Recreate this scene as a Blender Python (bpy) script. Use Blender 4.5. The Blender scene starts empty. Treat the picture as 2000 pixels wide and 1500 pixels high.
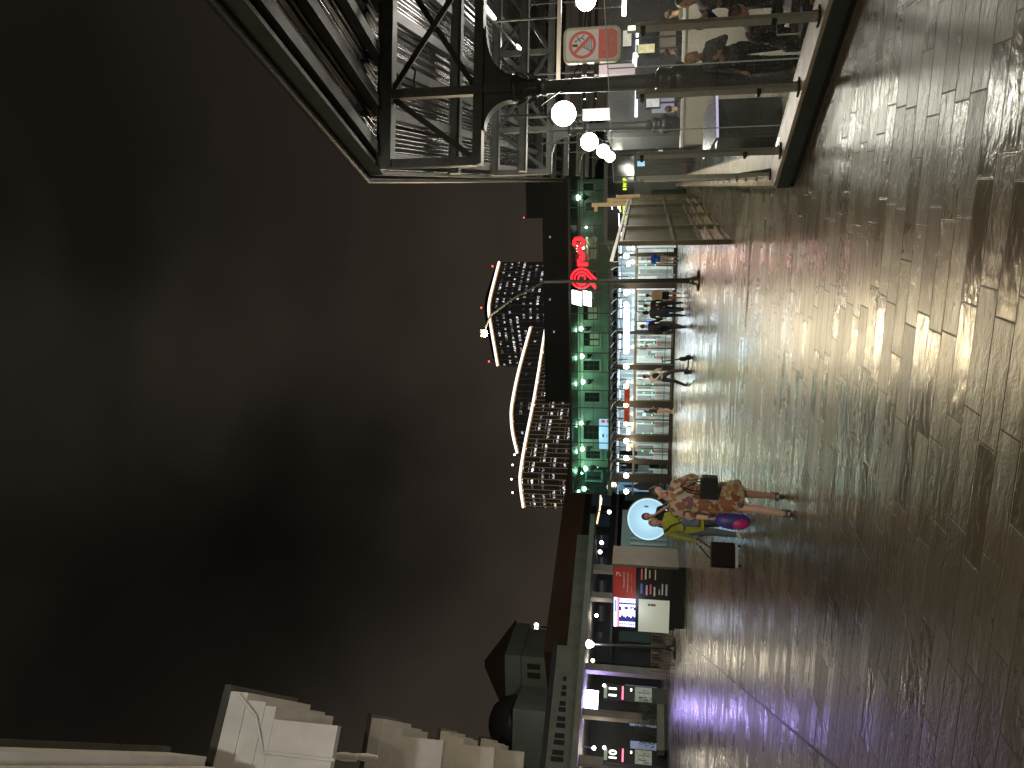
import bpy, bmesh, math, random
from mathutils import Vector, Matrix, noise
R = math.radians
random.seed(7)
sc = bpy.context.scene
C = sc.collection

# ---------------------------------------------------------------- camera, world, exposure
FP = 1455.0; TH = R(9.9); RO = 0.018; CH = 1.75
fwd = Vector((0, math.cos(TH), math.sin(TH)))
r0 = Vector((1, 0, 0)); p0 = r0.cross(fwd)
rgt = (r0*math.cos(RO) + p0*math.sin(RO)).normalized()
upv = rgt.cross(fwd)
CAM = Vector((0, 0, CH))
cam_d = bpy.data.cameras.new('camera'); cam = bpy.data.objects.new('camera', cam_d); C.objects.link(cam)
cam_d.sensor_width = 36.0; cam_d.lens = FP/2000*36.0; cam_d.clip_end = 3000; cam_d.clip_start = 0.05
# the phone was held upright, the picture lies on its side: local X = world down, local Y = world right
cam.matrix_world = Matrix.Translation(CAM) @ Matrix(((-upv.x, rgt.x, -fwd.x), (-upv.y, rgt.y, -fwd.y), (-upv.z, rgt.z, -fwd.z))).to_4x4()
sc.camera = cam
sc.view_settings.view_transform = 'Standard'; sc.view_settings.look = 'None'
sc.view_settings.exposure = 0.0; sc.view_settings.gamma = 1.0
sc.cycles.use_denoising = True
sc.cycles.max_bounces = 8; sc.cycles.diffuse_bounces = 2; sc.cycles.glossy_bounces = 4; sc.cycles.transparent_max_bounces = 12
sc.cycles.sample_clamp_indirect = 4.0; sc.cycles.caustics_reflective = False; sc.cycles.caustics_refractive = False

world = bpy.data.worlds.new('World'); sc.world = world; world.use_nodes = True
wn = world.node_tree; wn.nodes.clear()
def N(nt, t, **kw):
    n = nt.nodes.new(t)
    for k, v in kw.items():
        if k.startswith('in_'):
            n.inputs[k[3:].replace('_', ' ')].default_value = v
        else: setattr(n, k, v)
    return n
wo = N(wn, 'ShaderNodeOutputWorld'); bg = N(wn, 'ShaderNodeBackground'); bg2 = N(wn, 'ShaderNodeBackground'); ad = N(wn, 'ShaderNodeAddShader')
sky = N(wn, 'ShaderNodeTexSky', sky_type='NISHITA', sun_disc=False, sun_elevation=R(-8), sun_rotation=R(200))
bg2.inputs['Strength'].default_value = 0.05
wn.links.new(sky.outputs[0], bg2.inputs['Color'])
tc = N(wn, 'ShaderNodeTexCoord'); mp = N(wn, 'ShaderNodeMapping'); mp.inputs['Scale'].default_value = (1.0, 1.0, 1.6)
mp.inputs['Location'].default_value = (0.35, 0.1, 0.2)
nz = N(wn, 'ShaderNodeTexNoise'); nz.inputs['Scale'].default_value = 1.9; nz.inputs['Detail'].default_value = 3.0; nz.inputs['Roughness'].default_value = 0.5
cr = N(wn, 'ShaderNodeValToRGB')
cr.color_ramp.elements[0].position = 0.40; cr.color_ramp.elements[0].color = (0.0100, 0.0080, 0.0060, 1)
cr.color_ramp.elements[1].position = 0.62; cr.color_ramp.elements[1].color = (0.0215, 0.0175, 0.0130, 1)
wn.links.new(tc.outputs['Generated'], mp.inputs[0]); wn.links.new(mp.outputs[0], nz.inputs['Vector']); wn.links.new(nz.outputs['Fac'], cr.inputs[0])
# city glow: the cloud is lit from below, so it brightens towards the horizon
sx = N(wn, 'ShaderNodeSeparateXYZ'); wn.links.new(tc.outputs['Generated'], sx.inputs[0])
gr = N(wn, 'ShaderNodeValToRGB'); wn.links.new(sx.outputs['Z'], gr.inputs[0])
gr.color_ramp.elements[0].position = 0.02; gr.color_ramp.elements[0].color = (0.0225, 0.0170, 0.0132, 1)
gr.color_ramp.elements[1].position = 0.60; gr.color_ramp.elements[1].color = (0.0, 0.0, 0.0, 1)
mx = N(wn, 'ShaderNodeMixRGB', blend_type='ADD'); mx.inputs[0].default_value = 1.0
wn.links.new(cr.outputs[0], mx.inputs[1]); wn.links.new(gr.outputs[0], mx.inputs[2])
# two heavy, unlit cloud banks on the left of the sky
last = mx.outputs[0]
nd = N(wn, 'ShaderNodeTexNoise'); nd.inputs['Scale'].default_value = 2.6; nd.inputs['Detail'].default_value = 4
wn.links.new(tc.outputs['Generated'], nd.inputs['Vector'])
vm = N(wn, 'ShaderNodeVectorMath', operation='MULTIPLY_ADD'); wn.links.new(nd.outputs['Color'], vm.inputs[0]); vm.inputs[1].default_value = (.34, .34, .34); wn.links.new(tc.outputs['Generated'], vm.inputs[2])
for cx_, cy_, rad_, amt in ((230, 1270, .40, .50), (640, 980, .24, .55), (430, 1130, .30, .45), (120, 330, .22, .22)):
    dv = (fwd + rgt*((1500-cy_-750)/FP) - upv*((cx_-1000)/FP)).normalized() + Vector((.17, .17, .17))
    ds = N(wn, 'ShaderNodeVectorMath', operation='DISTANCE'); wn.links.new(vm.outputs[0], ds.inputs[0]); ds.inputs[1].default_value = dv
    rr = N(wn, 'ShaderNodeMapRange', interpolation_type='SMOOTHSTEP'); rr.inputs[1].default_value = 0.04; rr.inputs[2].default_value = rad_; rr.inputs[3].default_value = 1-amt; rr.inputs[4].default_value = 1; wn.links.new(ds.outputs['Value'], rr.inputs[0])
    ml = N(wn, 'ShaderNodeMixRGB', blend_type='MULTIPLY'); ml.inputs[0].default_value = 1; wn.links.new(last, ml.inputs[1]); wn.links.new(rr.outputs[0], ml.inputs[2]); last = ml.outputs[0]
wn.links.new(last, bg.inputs['Color']); bg.inputs['Strength'].default_value = 1.0
wn.links.new(bg.outputs[0], ad.inputs[0]); wn.links.new(bg2.outputs[0], ad.inputs[1]); wn.links.new(ad.outputs[0], wo.inputs[0])

# ---------------------------------------------------------------- pixel -> world helpers (x, y are photograph pixels)
def ray(x, y): return fwd + rgt*((1500-y-750)/FP) - upv*((x-1000)/FP)
def at(x, y, Y):
    d = ray(x, y); return CAM + d*(Y/d.y)
def gz(x, y, z=0.0):
    d = ray(x, y); return CAM + d*((z-CH)/d.z)
def hit(x, y, o, n):
    d = ray(x, y); return CAM + d*((o-CAM).dot(n)/d.dot(n))

# ---------------------------------------------------------------- materials
MATS = {}
def mat(name, col, rough=0.6, metal=0.0, emit=None, es=0.0, var=0.0, vs=6.0, bump=0.0, bs=30.0, spec=0.5, coat=0.0, wcoord='Object', rv=0.0):
    if name in MATS: return MATS[name]
    m = bpy.data.materials.new(name); m.use_nodes = True; nt = m.node_tree
    b = nt.nodes['Principled BSDF']; L = nt.links
    b.inputs['Roughness'].default_value = rough; b.inputs['Metallic'].default_value = metal
    b.inputs['Specular IOR Level'].default_value = spec; b.inputs['Coat Weight'].default_value = coat
    b.inputs['Coat Roughness'].default_value = 0.1
    c4 = (col[0], col[1], col[2], 1)
    b.inputs['Base Color'].default_value = c4
    if var or bump or rv:
        t = N(nt, 'ShaderNodeTexCoord')
        n = N(nt, 'ShaderNodeTexNoise'); n.inputs['Scale'].default_value = vs; n.inputs['Detail'].default_value = 6; n.inputs['Roughness'].default_value = 0.6
        L.new(t.outputs[wcoord], n.inputs['Vector'])
        if var:
            r = N(nt, 'ShaderNodeValToRGB')
            r.color_ramp.elements[0].position = 0.3; r.color_ramp.elements[1].position = 0.7
            r.color_ramp.elements[0].color = tuple(max(0, v*(1-var)) for v in col) + (1,)
            r.color_ramp.elements[1].color = tuple(min(1, v*(1+var)) for v in col) + (1,)
            L.new(n.outputs['Fac'], r.inputs[0]); L.new(r.outputs[0], b.inputs['Base Color'])
        if rv:
            mr = N(nt, 'ShaderNodeMapRange'); mr.inputs[1].default_value = 0.3; mr.inputs[2].default_value = 0.7
            mr.inputs[3].default_value = max(0.02, rough-rv); mr.inputs[4].default_value = min(1, rough+rv)
            L.new(n.outputs['Fac'], mr.inputs[0]); L.new(mr.outputs[0], b.inputs['Roughness'])
        if bump:
            n2 = N(nt, 'ShaderNodeTexNoise'); n2.inputs['Scale'].default_value = bs; n2.inputs['Detail'].default_value = 4
            L.new(t.outputs[wcoord], n2.inputs['Vector'])
            bp = N(nt, 'ShaderNodeBump'); bp.inputs['Strength'].default_value = bump; bp.inputs['Distance'].default_value = 0.02
            L.new(n2.outputs['Fac'], bp.inputs['Height']); L.new(bp.outputs[0], b.inputs['Normal'])
    if emit is not None:
        b.inputs['Emission Color'].default_value = (emit[0], emit[1], emit[2], 1); b.inputs['Emission Strength'].default_value = es
    MATS[name] = m
    return m
def emis(name, col, s): return mat(name, (col[0]*0.6, col[1]*0.6, col[2]*0.6), 0.5, emit=col, es=s)
def glassm(name, tint=(1, 1, 1), gloss=1.0, rough=0.02, speck=0.0, ior=1.5, dens=110):
    if name in MATS: return MATS[name]
    m = bpy.data.materials.new(name); m.use_nodes = True; nt = m.node_tree; nt.nodes.clear(); L = nt.links
    o = N(nt, 'ShaderNodeOutputMaterial'); tr = N(nt, 'ShaderNodeBsdfTransparent'); tr.inputs[0].default_value = tint + (1,)
    g = N(nt, 'ShaderNodeBsdfGlossy'); g.inputs['Roughness'].default_value = rough; g.inputs[0].default_value = (gloss, gloss, gloss, 1)
    ge = N(nt, 'ShaderNodeNewGeometry'); dp = N(nt, 'ShaderNodeVectorMath', operation='DOT_PRODUCT'); L.new(ge.outputs['Normal'], dp.inputs[0]); L.new(ge.outputs['Incoming'], dp.inputs[1])
    ab = N(nt, 'ShaderNodeMath', operation='ABSOLUTE'); L.new(dp.outputs['Value'], ab.inputs[0]); om = N(nt, 'ShaderNodeMath', operation='SUBTRACT'); om.inputs[0].default_value = 1; L.new(ab.outputs[0], om.inputs[1])
    pw_ = N(nt, 'ShaderNodeMath', operation='POWER'); L.new(om.outputs[0], pw_.inputs[0]); pw_.inputs[1].default_value = 5
    f = N(nt, 'ShaderNodeMath', operation='MULTIPLY_ADD'); L.new(pw_.outputs[0], f.inputs[0]); r0_ = ((ior-1)/(ior+1))**2; f.inputs[1].default_value = 1-r0_; f.inputs[2].default_value = r0_
    mixs = N(nt, 'ShaderNodeMixShader'); L.new(f.outputs[0], mixs.inputs[0]); L.new(tr.outputs[0], mixs.inputs[1]); L.new(g.outputs[0], mixs.inputs[2])
    last = mixs
    if speck:
        t = N(nt, 'ShaderNodeTexCoord'); v = N(nt, 'ShaderNodeTexVoronoi'); v.inputs['Scale'].default_value = dens
        L.new(t.outputs['Object'], v.inputs['Vector'])
        lt = N(nt, 'ShaderNodeMath', operation='LESS_THAN'); lt.inputs[1].default_value = 0.17; L.new(v.outputs['Distance'], lt.inputs[0])
        sx = N(nt, 'ShaderNodeSeparateColor'); L.new(v.outputs['Color'], sx.inputs[0])
        g2 = N(nt, 'ShaderNodeMath', operation='GREATER_THAN'); g2.inputs[1].default_value = 0.66; L.new(sx.outputs[0], g2.inputs[0])
        mu = N(nt, 'ShaderNodeMath', operation='MULTIPLY'); L.new(lt.outputs[0], mu.inputs[0]); L.new(g2.outputs[0], mu.inputs[1])
        mu2 = N(nt, 'ShaderNodeMath', operation='MULTIPLY_ADD'); mu2.inputs[1].default_value = speck; mu2.inputs[2].default_value = 0.012; L.new(mu.outputs[0], mu2.inputs[0])
        d = N(nt, 'ShaderNodeBsdfTranslucent'); d.inputs[0].default_value = (.8, .82, .85, 1)
        d2 = N(nt, 'ShaderNodeBsdfDiffuse'); d2.inputs[0].default_value = (.7, .72, .75, 1)
        ad_ = N(nt, 'ShaderNodeMixShader'); L.new(d.outputs[0], ad_.inputs[1]); L.new(d2.outputs[0], ad_.inputs[2])
        m2 = N(nt, 'ShaderNodeMixShader'); L.new(mu2.outputs[0], m2.inputs[0]); L.new(mixs.outputs[0], m2.inputs[1]); L.new(ad_.outputs[0], m2.inputs[2])
        last = m2
    L.new(last.outputs[0], o.inputs[0])
    MATS[name] = m
    return m

# ---------------------------------------------------------------- mesh builder
class MB:
    def __init__(s): s.v = []; s.f = []; s.sm = []
    def add(s, vs, fs, smooth=False):
        n = len(s.v); s.v += [Vector(v) for v in vs]; s.f += [tuple(i+n for i in f) for f in fs]; s.sm += [smooth]*len(fs); return s
    def box(s, x0, x1, y0, y1, z0, z1):
        return s.add([(x0,y0,z0),(x1,y0,z0),(x1,y1,z0),(x0,y1,z0),(x0,y0,z1),(x1,y0,z1),(x1,y1,z1),(x0,y1,z1)],
                     [(0,3,2,1),(4,5,6,7),(0,1,5,4),(1,2,6,5),(2,3,7,6),(3,0,4,7)])
    def cbox(s, c, sz, bev=0.0):
        x, y, z = c; a, b, h = sz[0]/2, sz[1]/2, sz[2]/2
        if not bev: return s.box(x-a, x+a, y-b, y+b, z-h, z+h)
        pts = [(-a+bev,-b),(a-bev,-b),(a,-b+bev),(a,b-bev),(a-bev,b),(-a+bev,b),(-a,b-bev),(-a,-b+bev)]
        n = 8; vs = [(x+p[0]*k, y+p[1]*k, z+zz) for zz, k in ((-h, .97), (-h+bev, 1), (h-bev, 1), (h, .97)) for p in pts]
        fs = [(i+r*n, (i+1) % n+r*n, (i+1) % n+(r+1)*n, i+(r+1)*n) for r in range(3) for i in range(n)]
        fs += [tuple(reversed(range(n))), tuple(range(3*n, 4*n))]
        return s.add(vs, fs)
    def beam(s, a, b, w, h=None, up=(0, 0, 1)):
        a = Vector(a); b = Vector(b); h = h or w; d = (b-a).normalized(); up = Vector(up)
        if abs(d.dot(up)) > 0.98: up = Vector((0, 1, 0)) if abs(d.y) < .9 else Vector((1, 0, 0))
        x = d.cross(up).normalized()*w/2; z = x.cross(d).normalized()*h/2
        return s.add([a-x-z, a+x-z, a+x+z, a-x+z, b-x-z, b+x-z, b+x+z, b-x+z], [(0,1,2,3),(7,6,5,4),(0,4,5,1),(1,5,6,2),(2,6,7,3),(3,7,4,0)])
    def tube(s, pts, r, n=10, caps=True):
        pts = [Vector(p) for p in pts]; rs = r if isinstance(r, (list, tuple)) else [r]*len(pts)
        vs = []; ref = None
        for i, p in enumerate(pts):
            d = (pts[min(i+1, len(pts)-1)] - pts[max(i-1, 0)]).normalized()
            if ref is None:
                ref = Vector((0, 0, 1)) if abs(d.z) < 0.9 else Vector((1, 0, 0))
            x = d.cross(ref).normalized(); z = x.cross(d).normalized(); ref = z
            for k in range(n):
                a = 2*math.pi*k/n; vs.append(p + (x*math.cos(a) + z*math.sin(a))*rs[i])
        fs = [(i*n+k, i*n+(k+1) % n, (i+1)*n+(k+1) % n, (i+1)*n+k) for i in range(len(pts)-1) for k in range(n)]
        s.add(vs, fs, True)
        if caps: s.add(vs[:n], [tuple(reversed(range(n)))]); s.add(vs[-n:], [tuple(range(n))])
        return s
    def lathe(s, prof, c=(0, 0, 0), n=20, squash=(1, 1)):
        c = Vector(c); vs = [(c.x+r*squash[0]*math.cos(2*math.pi*k/n), c.y+r*squash[1]*math.sin(2*math.pi*k/n), c.z+z) for r, z in prof for k in range(n)]
        fs = [(i*n+k, i*n+(k+1) % n, (i+1)*n+(k+1) % n, (i+1)*n+k) for i in range(len(prof)-1) for k in range(n)]
        return s.add(vs, fs + [tuple(reversed(range(n))), tuple(range((len(prof)-1)*n, len(prof)*n))], True)
    def ell(s, c, rad, n=14, m=9, rot=None):
        c = Vector(c); rx, ry, rz = rad if isinstance(rad, (tuple, list)) else (rad, rad, rad); vs = []
        for i in range(m+1):
            t = math.pi*(0.02+0.96*i/m)
            for k in range(n):
                a = 2*math.pi*k/n; v = Vector((rx*math.sin(t)*math.cos(a), ry*math.sin(t)*math.sin(a), -rz*math.cos(t)))
                if rot: v = rot @ v
                vs.append(c+v)
        fs = [(i*n+k, i*n+(k+1) % n, (i+1)*n+(k+1) % n, (i+1)*n+k) for i in range(m) for k in range(n)]
        return s.add(vs, fs + [tuple(reversed(range(n))), tuple(range(m*n, (m+1)*n))], True)
    def cap(s, a, b, ra, rb, n=12):
        a = Vector(a); b = Vector(b); d = (b-a); L = d.length; d.normalize()
        prof = []
        for i in range(5):
            t = math.pi/2*(0.1+0.9*i/4) ; prof.append((-math.cos(t)*ra, math.sin(t)*ra))
        for i in range(5):
            t = math.pi/2*(1-0.9*i/4) ; prof.append((L+math.cos(t)*rb, math.sin(t)*rb))
        return s.tube([a+d*p[0] for p in prof], [p[1] for p in prof], n)
    def chain(s, pts, rs):
        for i in range(len(pts)-1): s.cap(pts[i], pts[i+1], rs[i], rs[i+1])
        return s
    def poly(s, pts, d):   # flat polygon given as 3D points, extruded by vector d
        n = len(pts); d = Vector(d); vs = [Vector(p) for p in pts] + [Vector(p)+d for p in pts]
        return s.add(vs, [tuple(range(n)), tuple(reversed(range(n, 2*n)))] + [(i, i+n, (i+1) % n+n, (i+1) % n) for i in range(n)])
    def build(s, name, material, parent=None, loc=None, remesh=None, smooth_it=0, off=None):
        off = Vector(off) if off is not None else Vector((0, 0, 0))
        me = bpy.data.meshes.new(name); me.from_pydata([tuple(v-off) for v in s.v], [], s.f); me.update()
        me.polygons.foreach_set('use_smooth', s.sm)
        bm = bmesh.new(); bm.from_mesh(me); bmesh.ops.recalc_face_normals(bm, faces=bm.faces); bm.to_mesh(me); bm.free()
        o = bpy.data.objects.new(name, me); C.objects.link(o); me.materials.append(material)
        if parent is not None: o.parent = parent
        if loc is not None: o.location = loc
        if remesh:
            r = o.modifiers.new('remesh', 'REMESH'); r.mode = 'VOXEL'; r.voxel_size = remesh; r.use_smooth_shade = True
            if smooth_it:
                q = o.modifiers.new('smooth', 'SMOOTH'); q.iterations = smooth_it; q.factor = 0.5
        return o
def tag(o, label=None, cat=None, group=None, kind=None):
    if label: o['label'] = label
    if cat: o['category'] = cat
    if group: o['group'] = group
    if kind: o['kind'] = kind
    return o
def thing(name, label, cat, loc=(0, 0, 0), rz=0.0, group=None):
    o = bpy.data.objects.new(name, None); C.objects.link(o); o.empty_display_size = 0.2
    o.location = loc; o.rotation_euler = (0, 0, rz); return tag(o, label, cat, group)
def dup(o, loc=None, rz=None, label=None, group=None, parent=None):
    c = o.copy(); C.objects.link(c)
    if parent is not None: c.parent = parent
    if loc is not None: c.location = loc
    if rz is not None: c.rotation_euler = (0, 0, rz)
    if label: c['label'] = label
    if group: c['group'] = group
    for ch in [k for k in o.children]:
        dup(ch, parent=c)
    return c
FONTC = {}
def text_part(txt, h, w, mtl, parent, org, ex, ez, name='lettering', depth=0.004, bold=0.0, align='LEFT'):
    """text as a mesh: cap height about h, squeezed to width w, at org with unit axes ex (reading) and ez (up)"""
    cu = bpy.data.curves.new(name, 'FONT'); cu.body = txt; cu.size = 1; cu.extrude = 0.02; cu.offset = bold
    to = bpy.data.objects.new(name, cu); C.objects.link(to)
    bpy.context.view_layer.update()
    me = bpy.data.meshes.new_from_object(to.evaluated_get(bpy.context.evaluated_depsgraph_get()))
    bpy.data.objects.remove(to); bpy.data.curves.remove(cu)
    xs = [v.co.x for v in me.vertices]; ys = [v.co.y for v in me.vertices]
    x0, x1, y0, y1 = min(xs), max(xs), min(ys), max(ys)
    ex = Vector(ex).normalized(); ez = Vector(ez).normalized(); en = ex.cross(ez)
    sx = (w/(x1-x0)) if w else h/(y1-y0); sy = h/(y1-y0)
    for v in me.vertices:
        p = Vector(org) + ex*((v.co.x-x0)*sx) + ez*((v.co.y-y0)*sy) + en*(v.co.z/0.04*depth)
        v.co = p
    me.materials.clear(); me.materials.append(mtl); me.name = name
    o = bpy.data.objects.new(name, me); C.objects.link(o); o.parent = parent
    return o
def lamp(parent, loc, power, col=(1, .85, .65), size=0.15, name='lamp_light', spot=None, aim=None):
    ld = bpy.data.lights.new(name, 'SPOT' if spot else 'POINT'); ld.energy = power; ld.color = col; ld.shadow_soft_size = size
    o = bpy.data.objects.new(name, ld); C.objects.link(o); o.location = loc; o.parent = parent
    if spot:
        ld.spot_size = spot; ld.spot_blend = 0.6
        if aim is not None: o.rotation_euler = Vector(aim).to_track_quat('-Z', 'Y').to_euler()
    return o
# ---------------------------------------------------------------- the plaza's own axes: e1 along the station front, e2 away from the viewer
FA = R(-14.75); e1 = Vector((math.cos(FA), math.sin(FA), 0)); e2 = Vector((-math.sin(FA), math.cos(FA), 0)); UP = Vector((0, 0, 1))
OB = Vector((7.34, 41.09, 0))
def F(s, d, z=0.0): return OB + e1*s + e2*d + UP*z
def toF(p): q = Vector(p)-OB; return (q.dot(e1), q.dot(e2), q.z)
def fpx(x, y, d=0.0):
    p = hit(x, y, OB + e2*d, e2); q = toF(p); return q[0], q[2]
def frect(x0, x1, y0, y1, d=0.0):
    """pixel rectangle -> (s0, s1, z0, z1) on the plane d behind the station front; y1 > y0 so s runs from y1"""
    xm = (x0+x1)/2; ym = (y0+y1)/2
    return fpx(xm, y1, d)[0], fpx(xm, y0, d)[0], fpx(x1, ym, d)[1], fpx(x0, ym, d)[1]
# ---------------------------------------------------------------- wet stone paving
def paving_mat():
    m = bpy.data.materials.new('wet_stone_paving'); m.use_nodes = True; nt = m.node_tree; L = nt.links; b = nt.nodes['Principled BSDF']
    def M(op, a, b_=None, c=None):
        n = N(nt, 'ShaderNodeMath', operation=op)
        for i, v in enumerate((a, b_, c)):
            if v is None: continue
            if isinstance(v, (int, float)): n.inputs[i].default_value = v
            else: L.new(v, n.inputs[i])
        return n.outputs[0]
    t = N(nt, 'ShaderNodeTexCoord'); sp = N(nt, 'ShaderNodeSeparateXYZ'); L.new(t.outputs['Object'], sp.inputs[0])
    X, Y = sp.outputs['X'], sp.outputs['Y']
    rh, bw = 0.215, 0.66
    yy = M('DIVIDE', Y, rh); row = M('FLOOR', yy); fy = M('SUBTRACT', yy, row)
    w1 = N(nt, 'ShaderNodeTexWhiteNoise', noise_dimensions='1D'); L.new(row, w1.inputs['W'])
    xx = M('ADD', M('DIVIDE', X, bw), w1.outputs['Value']); colm = M('FLOOR', xx); fx = M('SUBTRACT', xx, colm)
    cv = N(nt, 'ShaderNodeCombineXYZ'); L.new(colm, cv.inputs[0]); L.new(row, cv.inputs[1])
    wn_ = N(nt, 'ShaderNodeTexWhiteNoise', noise_dimensions='2D'); L.new(cv.outputs[0], wn_.inputs['Vector'])
    sc_ = N(nt, 'ShaderNodeSeparateColor'); L.new(wn_.outputs['Color'], sc_.inputs[0])
    ra, rb, rc = sc_.outputs[0], sc_.outputs[1], sc_.outputs[2]
    ex = M('MULTIPLY', M('MINIMUM', fx, M('SUBTRACT', 1.0, fx)), bw); ey = M('MULTIPLY', M('MINIMUM', fy, M('SUBTRACT', 1.0, fy)), rh)
    edge = M('MINIMUM', ex, ey)
    jo = N(nt, 'ShaderNodeMapRange'); jo.inputs[1].default_value = 0.0025; jo.inputs[2].default_value = 0.007; L.new(edge, jo.inputs[0])   # 0 in the joint
    # stone grain, damp patches
    n1 = N(nt, 'ShaderNodeTexNoise'); n1.inputs['Scale'].default_value = 9; n1.inputs['Detail'].default_value = 7; n1.inputs['Roughness'].default_value = .65; L.new(t.outputs['Object'], n1.inputs['Vector'])
    n2 = N(nt, 'ShaderNodeTexNoise'); n2.inputs['Scale'].default_value = 0.42; n2.inputs['Detail'].default_value = 4; L.new(t.outputs['Object'], n2.inputs['Vector'])
    mpp = N(nt, 'ShaderNodeMapping'); mpp.inputs['Scale'].default_value = (0.55, 1.0, 1); mpp.inputs['Rotation'].default_value = (0, 0, R(14)); L.new(t.outputs['Object'], mpp.inputs[0])
    n3 = N(nt, 'ShaderNodeTexNoise'); n3.inputs['Scale'].default_value = 16; n3.inputs['Detail'].default_value = 5; n3.inputs['Roughness'].default_value = .55; n3.inputs['Distortion'].default_value = 0.6; L.new(mpp.outputs[0], n3.inputs['Vector'])
    n4 = N(nt, 'ShaderNodeTexNoise'); n4.inputs['Scale'].default_value = 1.6; n4.inputs['Detail'].default_value = 3; L.new(t.outputs['Object'], n4.inputs['Vector'])
    pud = N(nt, 'ShaderNodeMapRange'); pud.inputs[1].default_value = .50; pud.inputs[2].default_value = .60; L.new(n2.outputs['Fac'], pud.inputs[0])
    # colour
    rmp = N(nt, 'ShaderNodeValToRGB'); e = rmp.color_ramp.elements
    e[0].position = 0.0; e[0].color = (.098, .085, .058, 1); e[1].position = 1.0; e[1].color = (.162, .141, .098, 1)
    tone = M('ADD', M('MULTIPLY', ra, .55), M('MULTIPLY', n1.outputs['Fac'], .5)); L.new(tone, rmp.inputs[0])
    mj = N(nt, 'ShaderNodeMixRGB'); mj.inputs[1].default_value = (.045, .038, .028, 1); L.new(jo.outputs[0], mj.inputs[0]); L.new(rmp.outputs[0], mj.inputs[2])
    L.new(mj.outputs[0], b.inputs['Base Color'])
    # roughness: wet film, thinner on some stones
    ro = M('ADD', M('MULTIPLY', M('POWER', rb, .6), .15), M('MULTIPLY', n1.outputs['Fac'], .16)); ro = M('ADD', ro, PAVE_R)
    ro = M('SUBTRACT', ro, M('MULTIPLY', pud.outputs[0], .09)); ro = M('ADD', ro, M('MULTIPLY', M('SUBTRACT', 1.0, jo.outputs[0]), .3))
    L.new(M('MAXIMUM', ro, .165), b.inputs['Roughness'])
    b.inputs['Specular IOR Level'].default_value = 0.62; b.inputs['IOR'].default_value = 1.5
    # relief: cleft stone, joints, and a slight tilt of every slab
    mp6 = N(nt, 'ShaderNodeMapping'); mp6.inputs['Scale'].default_value = (0.35, 1.5, 1); L.new(t.outputs['Object'], mp6.inputs[0]); n6 = N(nt, 'ShaderNodeTexNoise'); n6.inputs['Scale'].default_value = 2.2; n6.inputs['Detail'].default_value = 4; L.new(mp6.outputs[0], n6.inputs['Vector'])
    n5 = N(nt, 'ShaderNodeTexNoise'); n5.inputs['Scale'].default_value = 95; n5.inputs['Detail'].default_value = 3; L.new(mpp.outputs[0], n5.inputs['Vector'])
    hgt = M('ADD', M('MULTIPLY', n3.outputs['Fac'], 0.0080), M('MULTIPLY', M('MULTIPLY', n5.outputs['Fac'], rb), 0.0035)); hgt = M('ADD', hgt, M('MULTIPLY', jo.outputs[0], 0.0018))
    hgt = M('ADD', M('ADD', hgt, M('MULTIPLY', n4.outputs['Fac'], 0.008)), M('MULTIPLY', n6.outputs['Fac'], 0.017))
    bp = N(nt, 'ShaderNodeBump'); bp.inputs['Strength'].default_value = PAVE_B; bp.inputs['Distance'].default_value = 1.0; L.new(hgt, bp.inputs['Height'])
    tv = N(nt, 'ShaderNodeCombineXYZ')
    L.new(M('MULTIPLY', M('SUBTRACT', rc, .5), PAVE_T), tv.inputs[0]); L.new(M('MULTIPLY', M('SUBTRACT', ra, .5), PAVE_T), tv.inputs[1])
    va = N(nt, 'ShaderNodeVectorMath', operation='ADD'); L.new(bp.outputs[0], va.inputs[0]); L.new(tv.outputs[0], va.inputs[1])
    vn = N(nt, 'ShaderNodeVectorMath', operation='NORMALIZE'); L.new(va.outputs[0], vn.inputs[0]); L.new(vn.outputs[0], b.inputs['Normal'])
    return m
PAVE_R, PAVE_B, PAVE_T = 0.125, 0.80, 0.022
pave = paving_mat()
P1 = Vector((2.42, 9.40, 0)); PD = Vector((0.325, -0.946, 0)).normalized(); P0 = P1 + PD*30; P2 = Vector((9.72, 37.0, 0)); P3 = Vector((10.9, 41.5, 0))
def floorsheet(name, pts, m, z=0.0, kind='structure'):
    mb = MB(); q = [Matrix.Rotation(-FA, 3, 'Z') @ Vector((p[0], p[1], z)) for p in pts]
    mb.add(q, [tuple(range(len(q)))]); o = mb.build(name, m); o.rotation_euler = (0, 0, FA)
    bm = bmesh.new(); bm.from_mesh(o.data); bmesh.ops.triangulate(bm, faces=bm.faces)
    for f in bm.faces:
        if f.normal.z < 0: f.normal_flip()
    bm.to_mesh(o.data); bm.free(); return tag(o, kind=kind)
floorsheet('paving', [(-400, -80), (P0.x, -80), (P0.x, P0.y), (P1.x, P1.y), (P2.x, P2.y), (P3.x, P3.y), (60, 41.5+0), (500, 60), (500, 900), (-400, 900)], pave)
plat_m = mat('platform_asphalt', (.17, .16, .14), .18, var=.35, vs=1.5, bump=.45, bs=9, rv=.10)
floorsheet('platform_floor', [(P0.x, P0.y), (60, P0.y), (60, 41.5), (P3.x, P3.y), (P2.x, P2.y), (P1.x, P1.y)], plat_m, z=-0.4)
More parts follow.
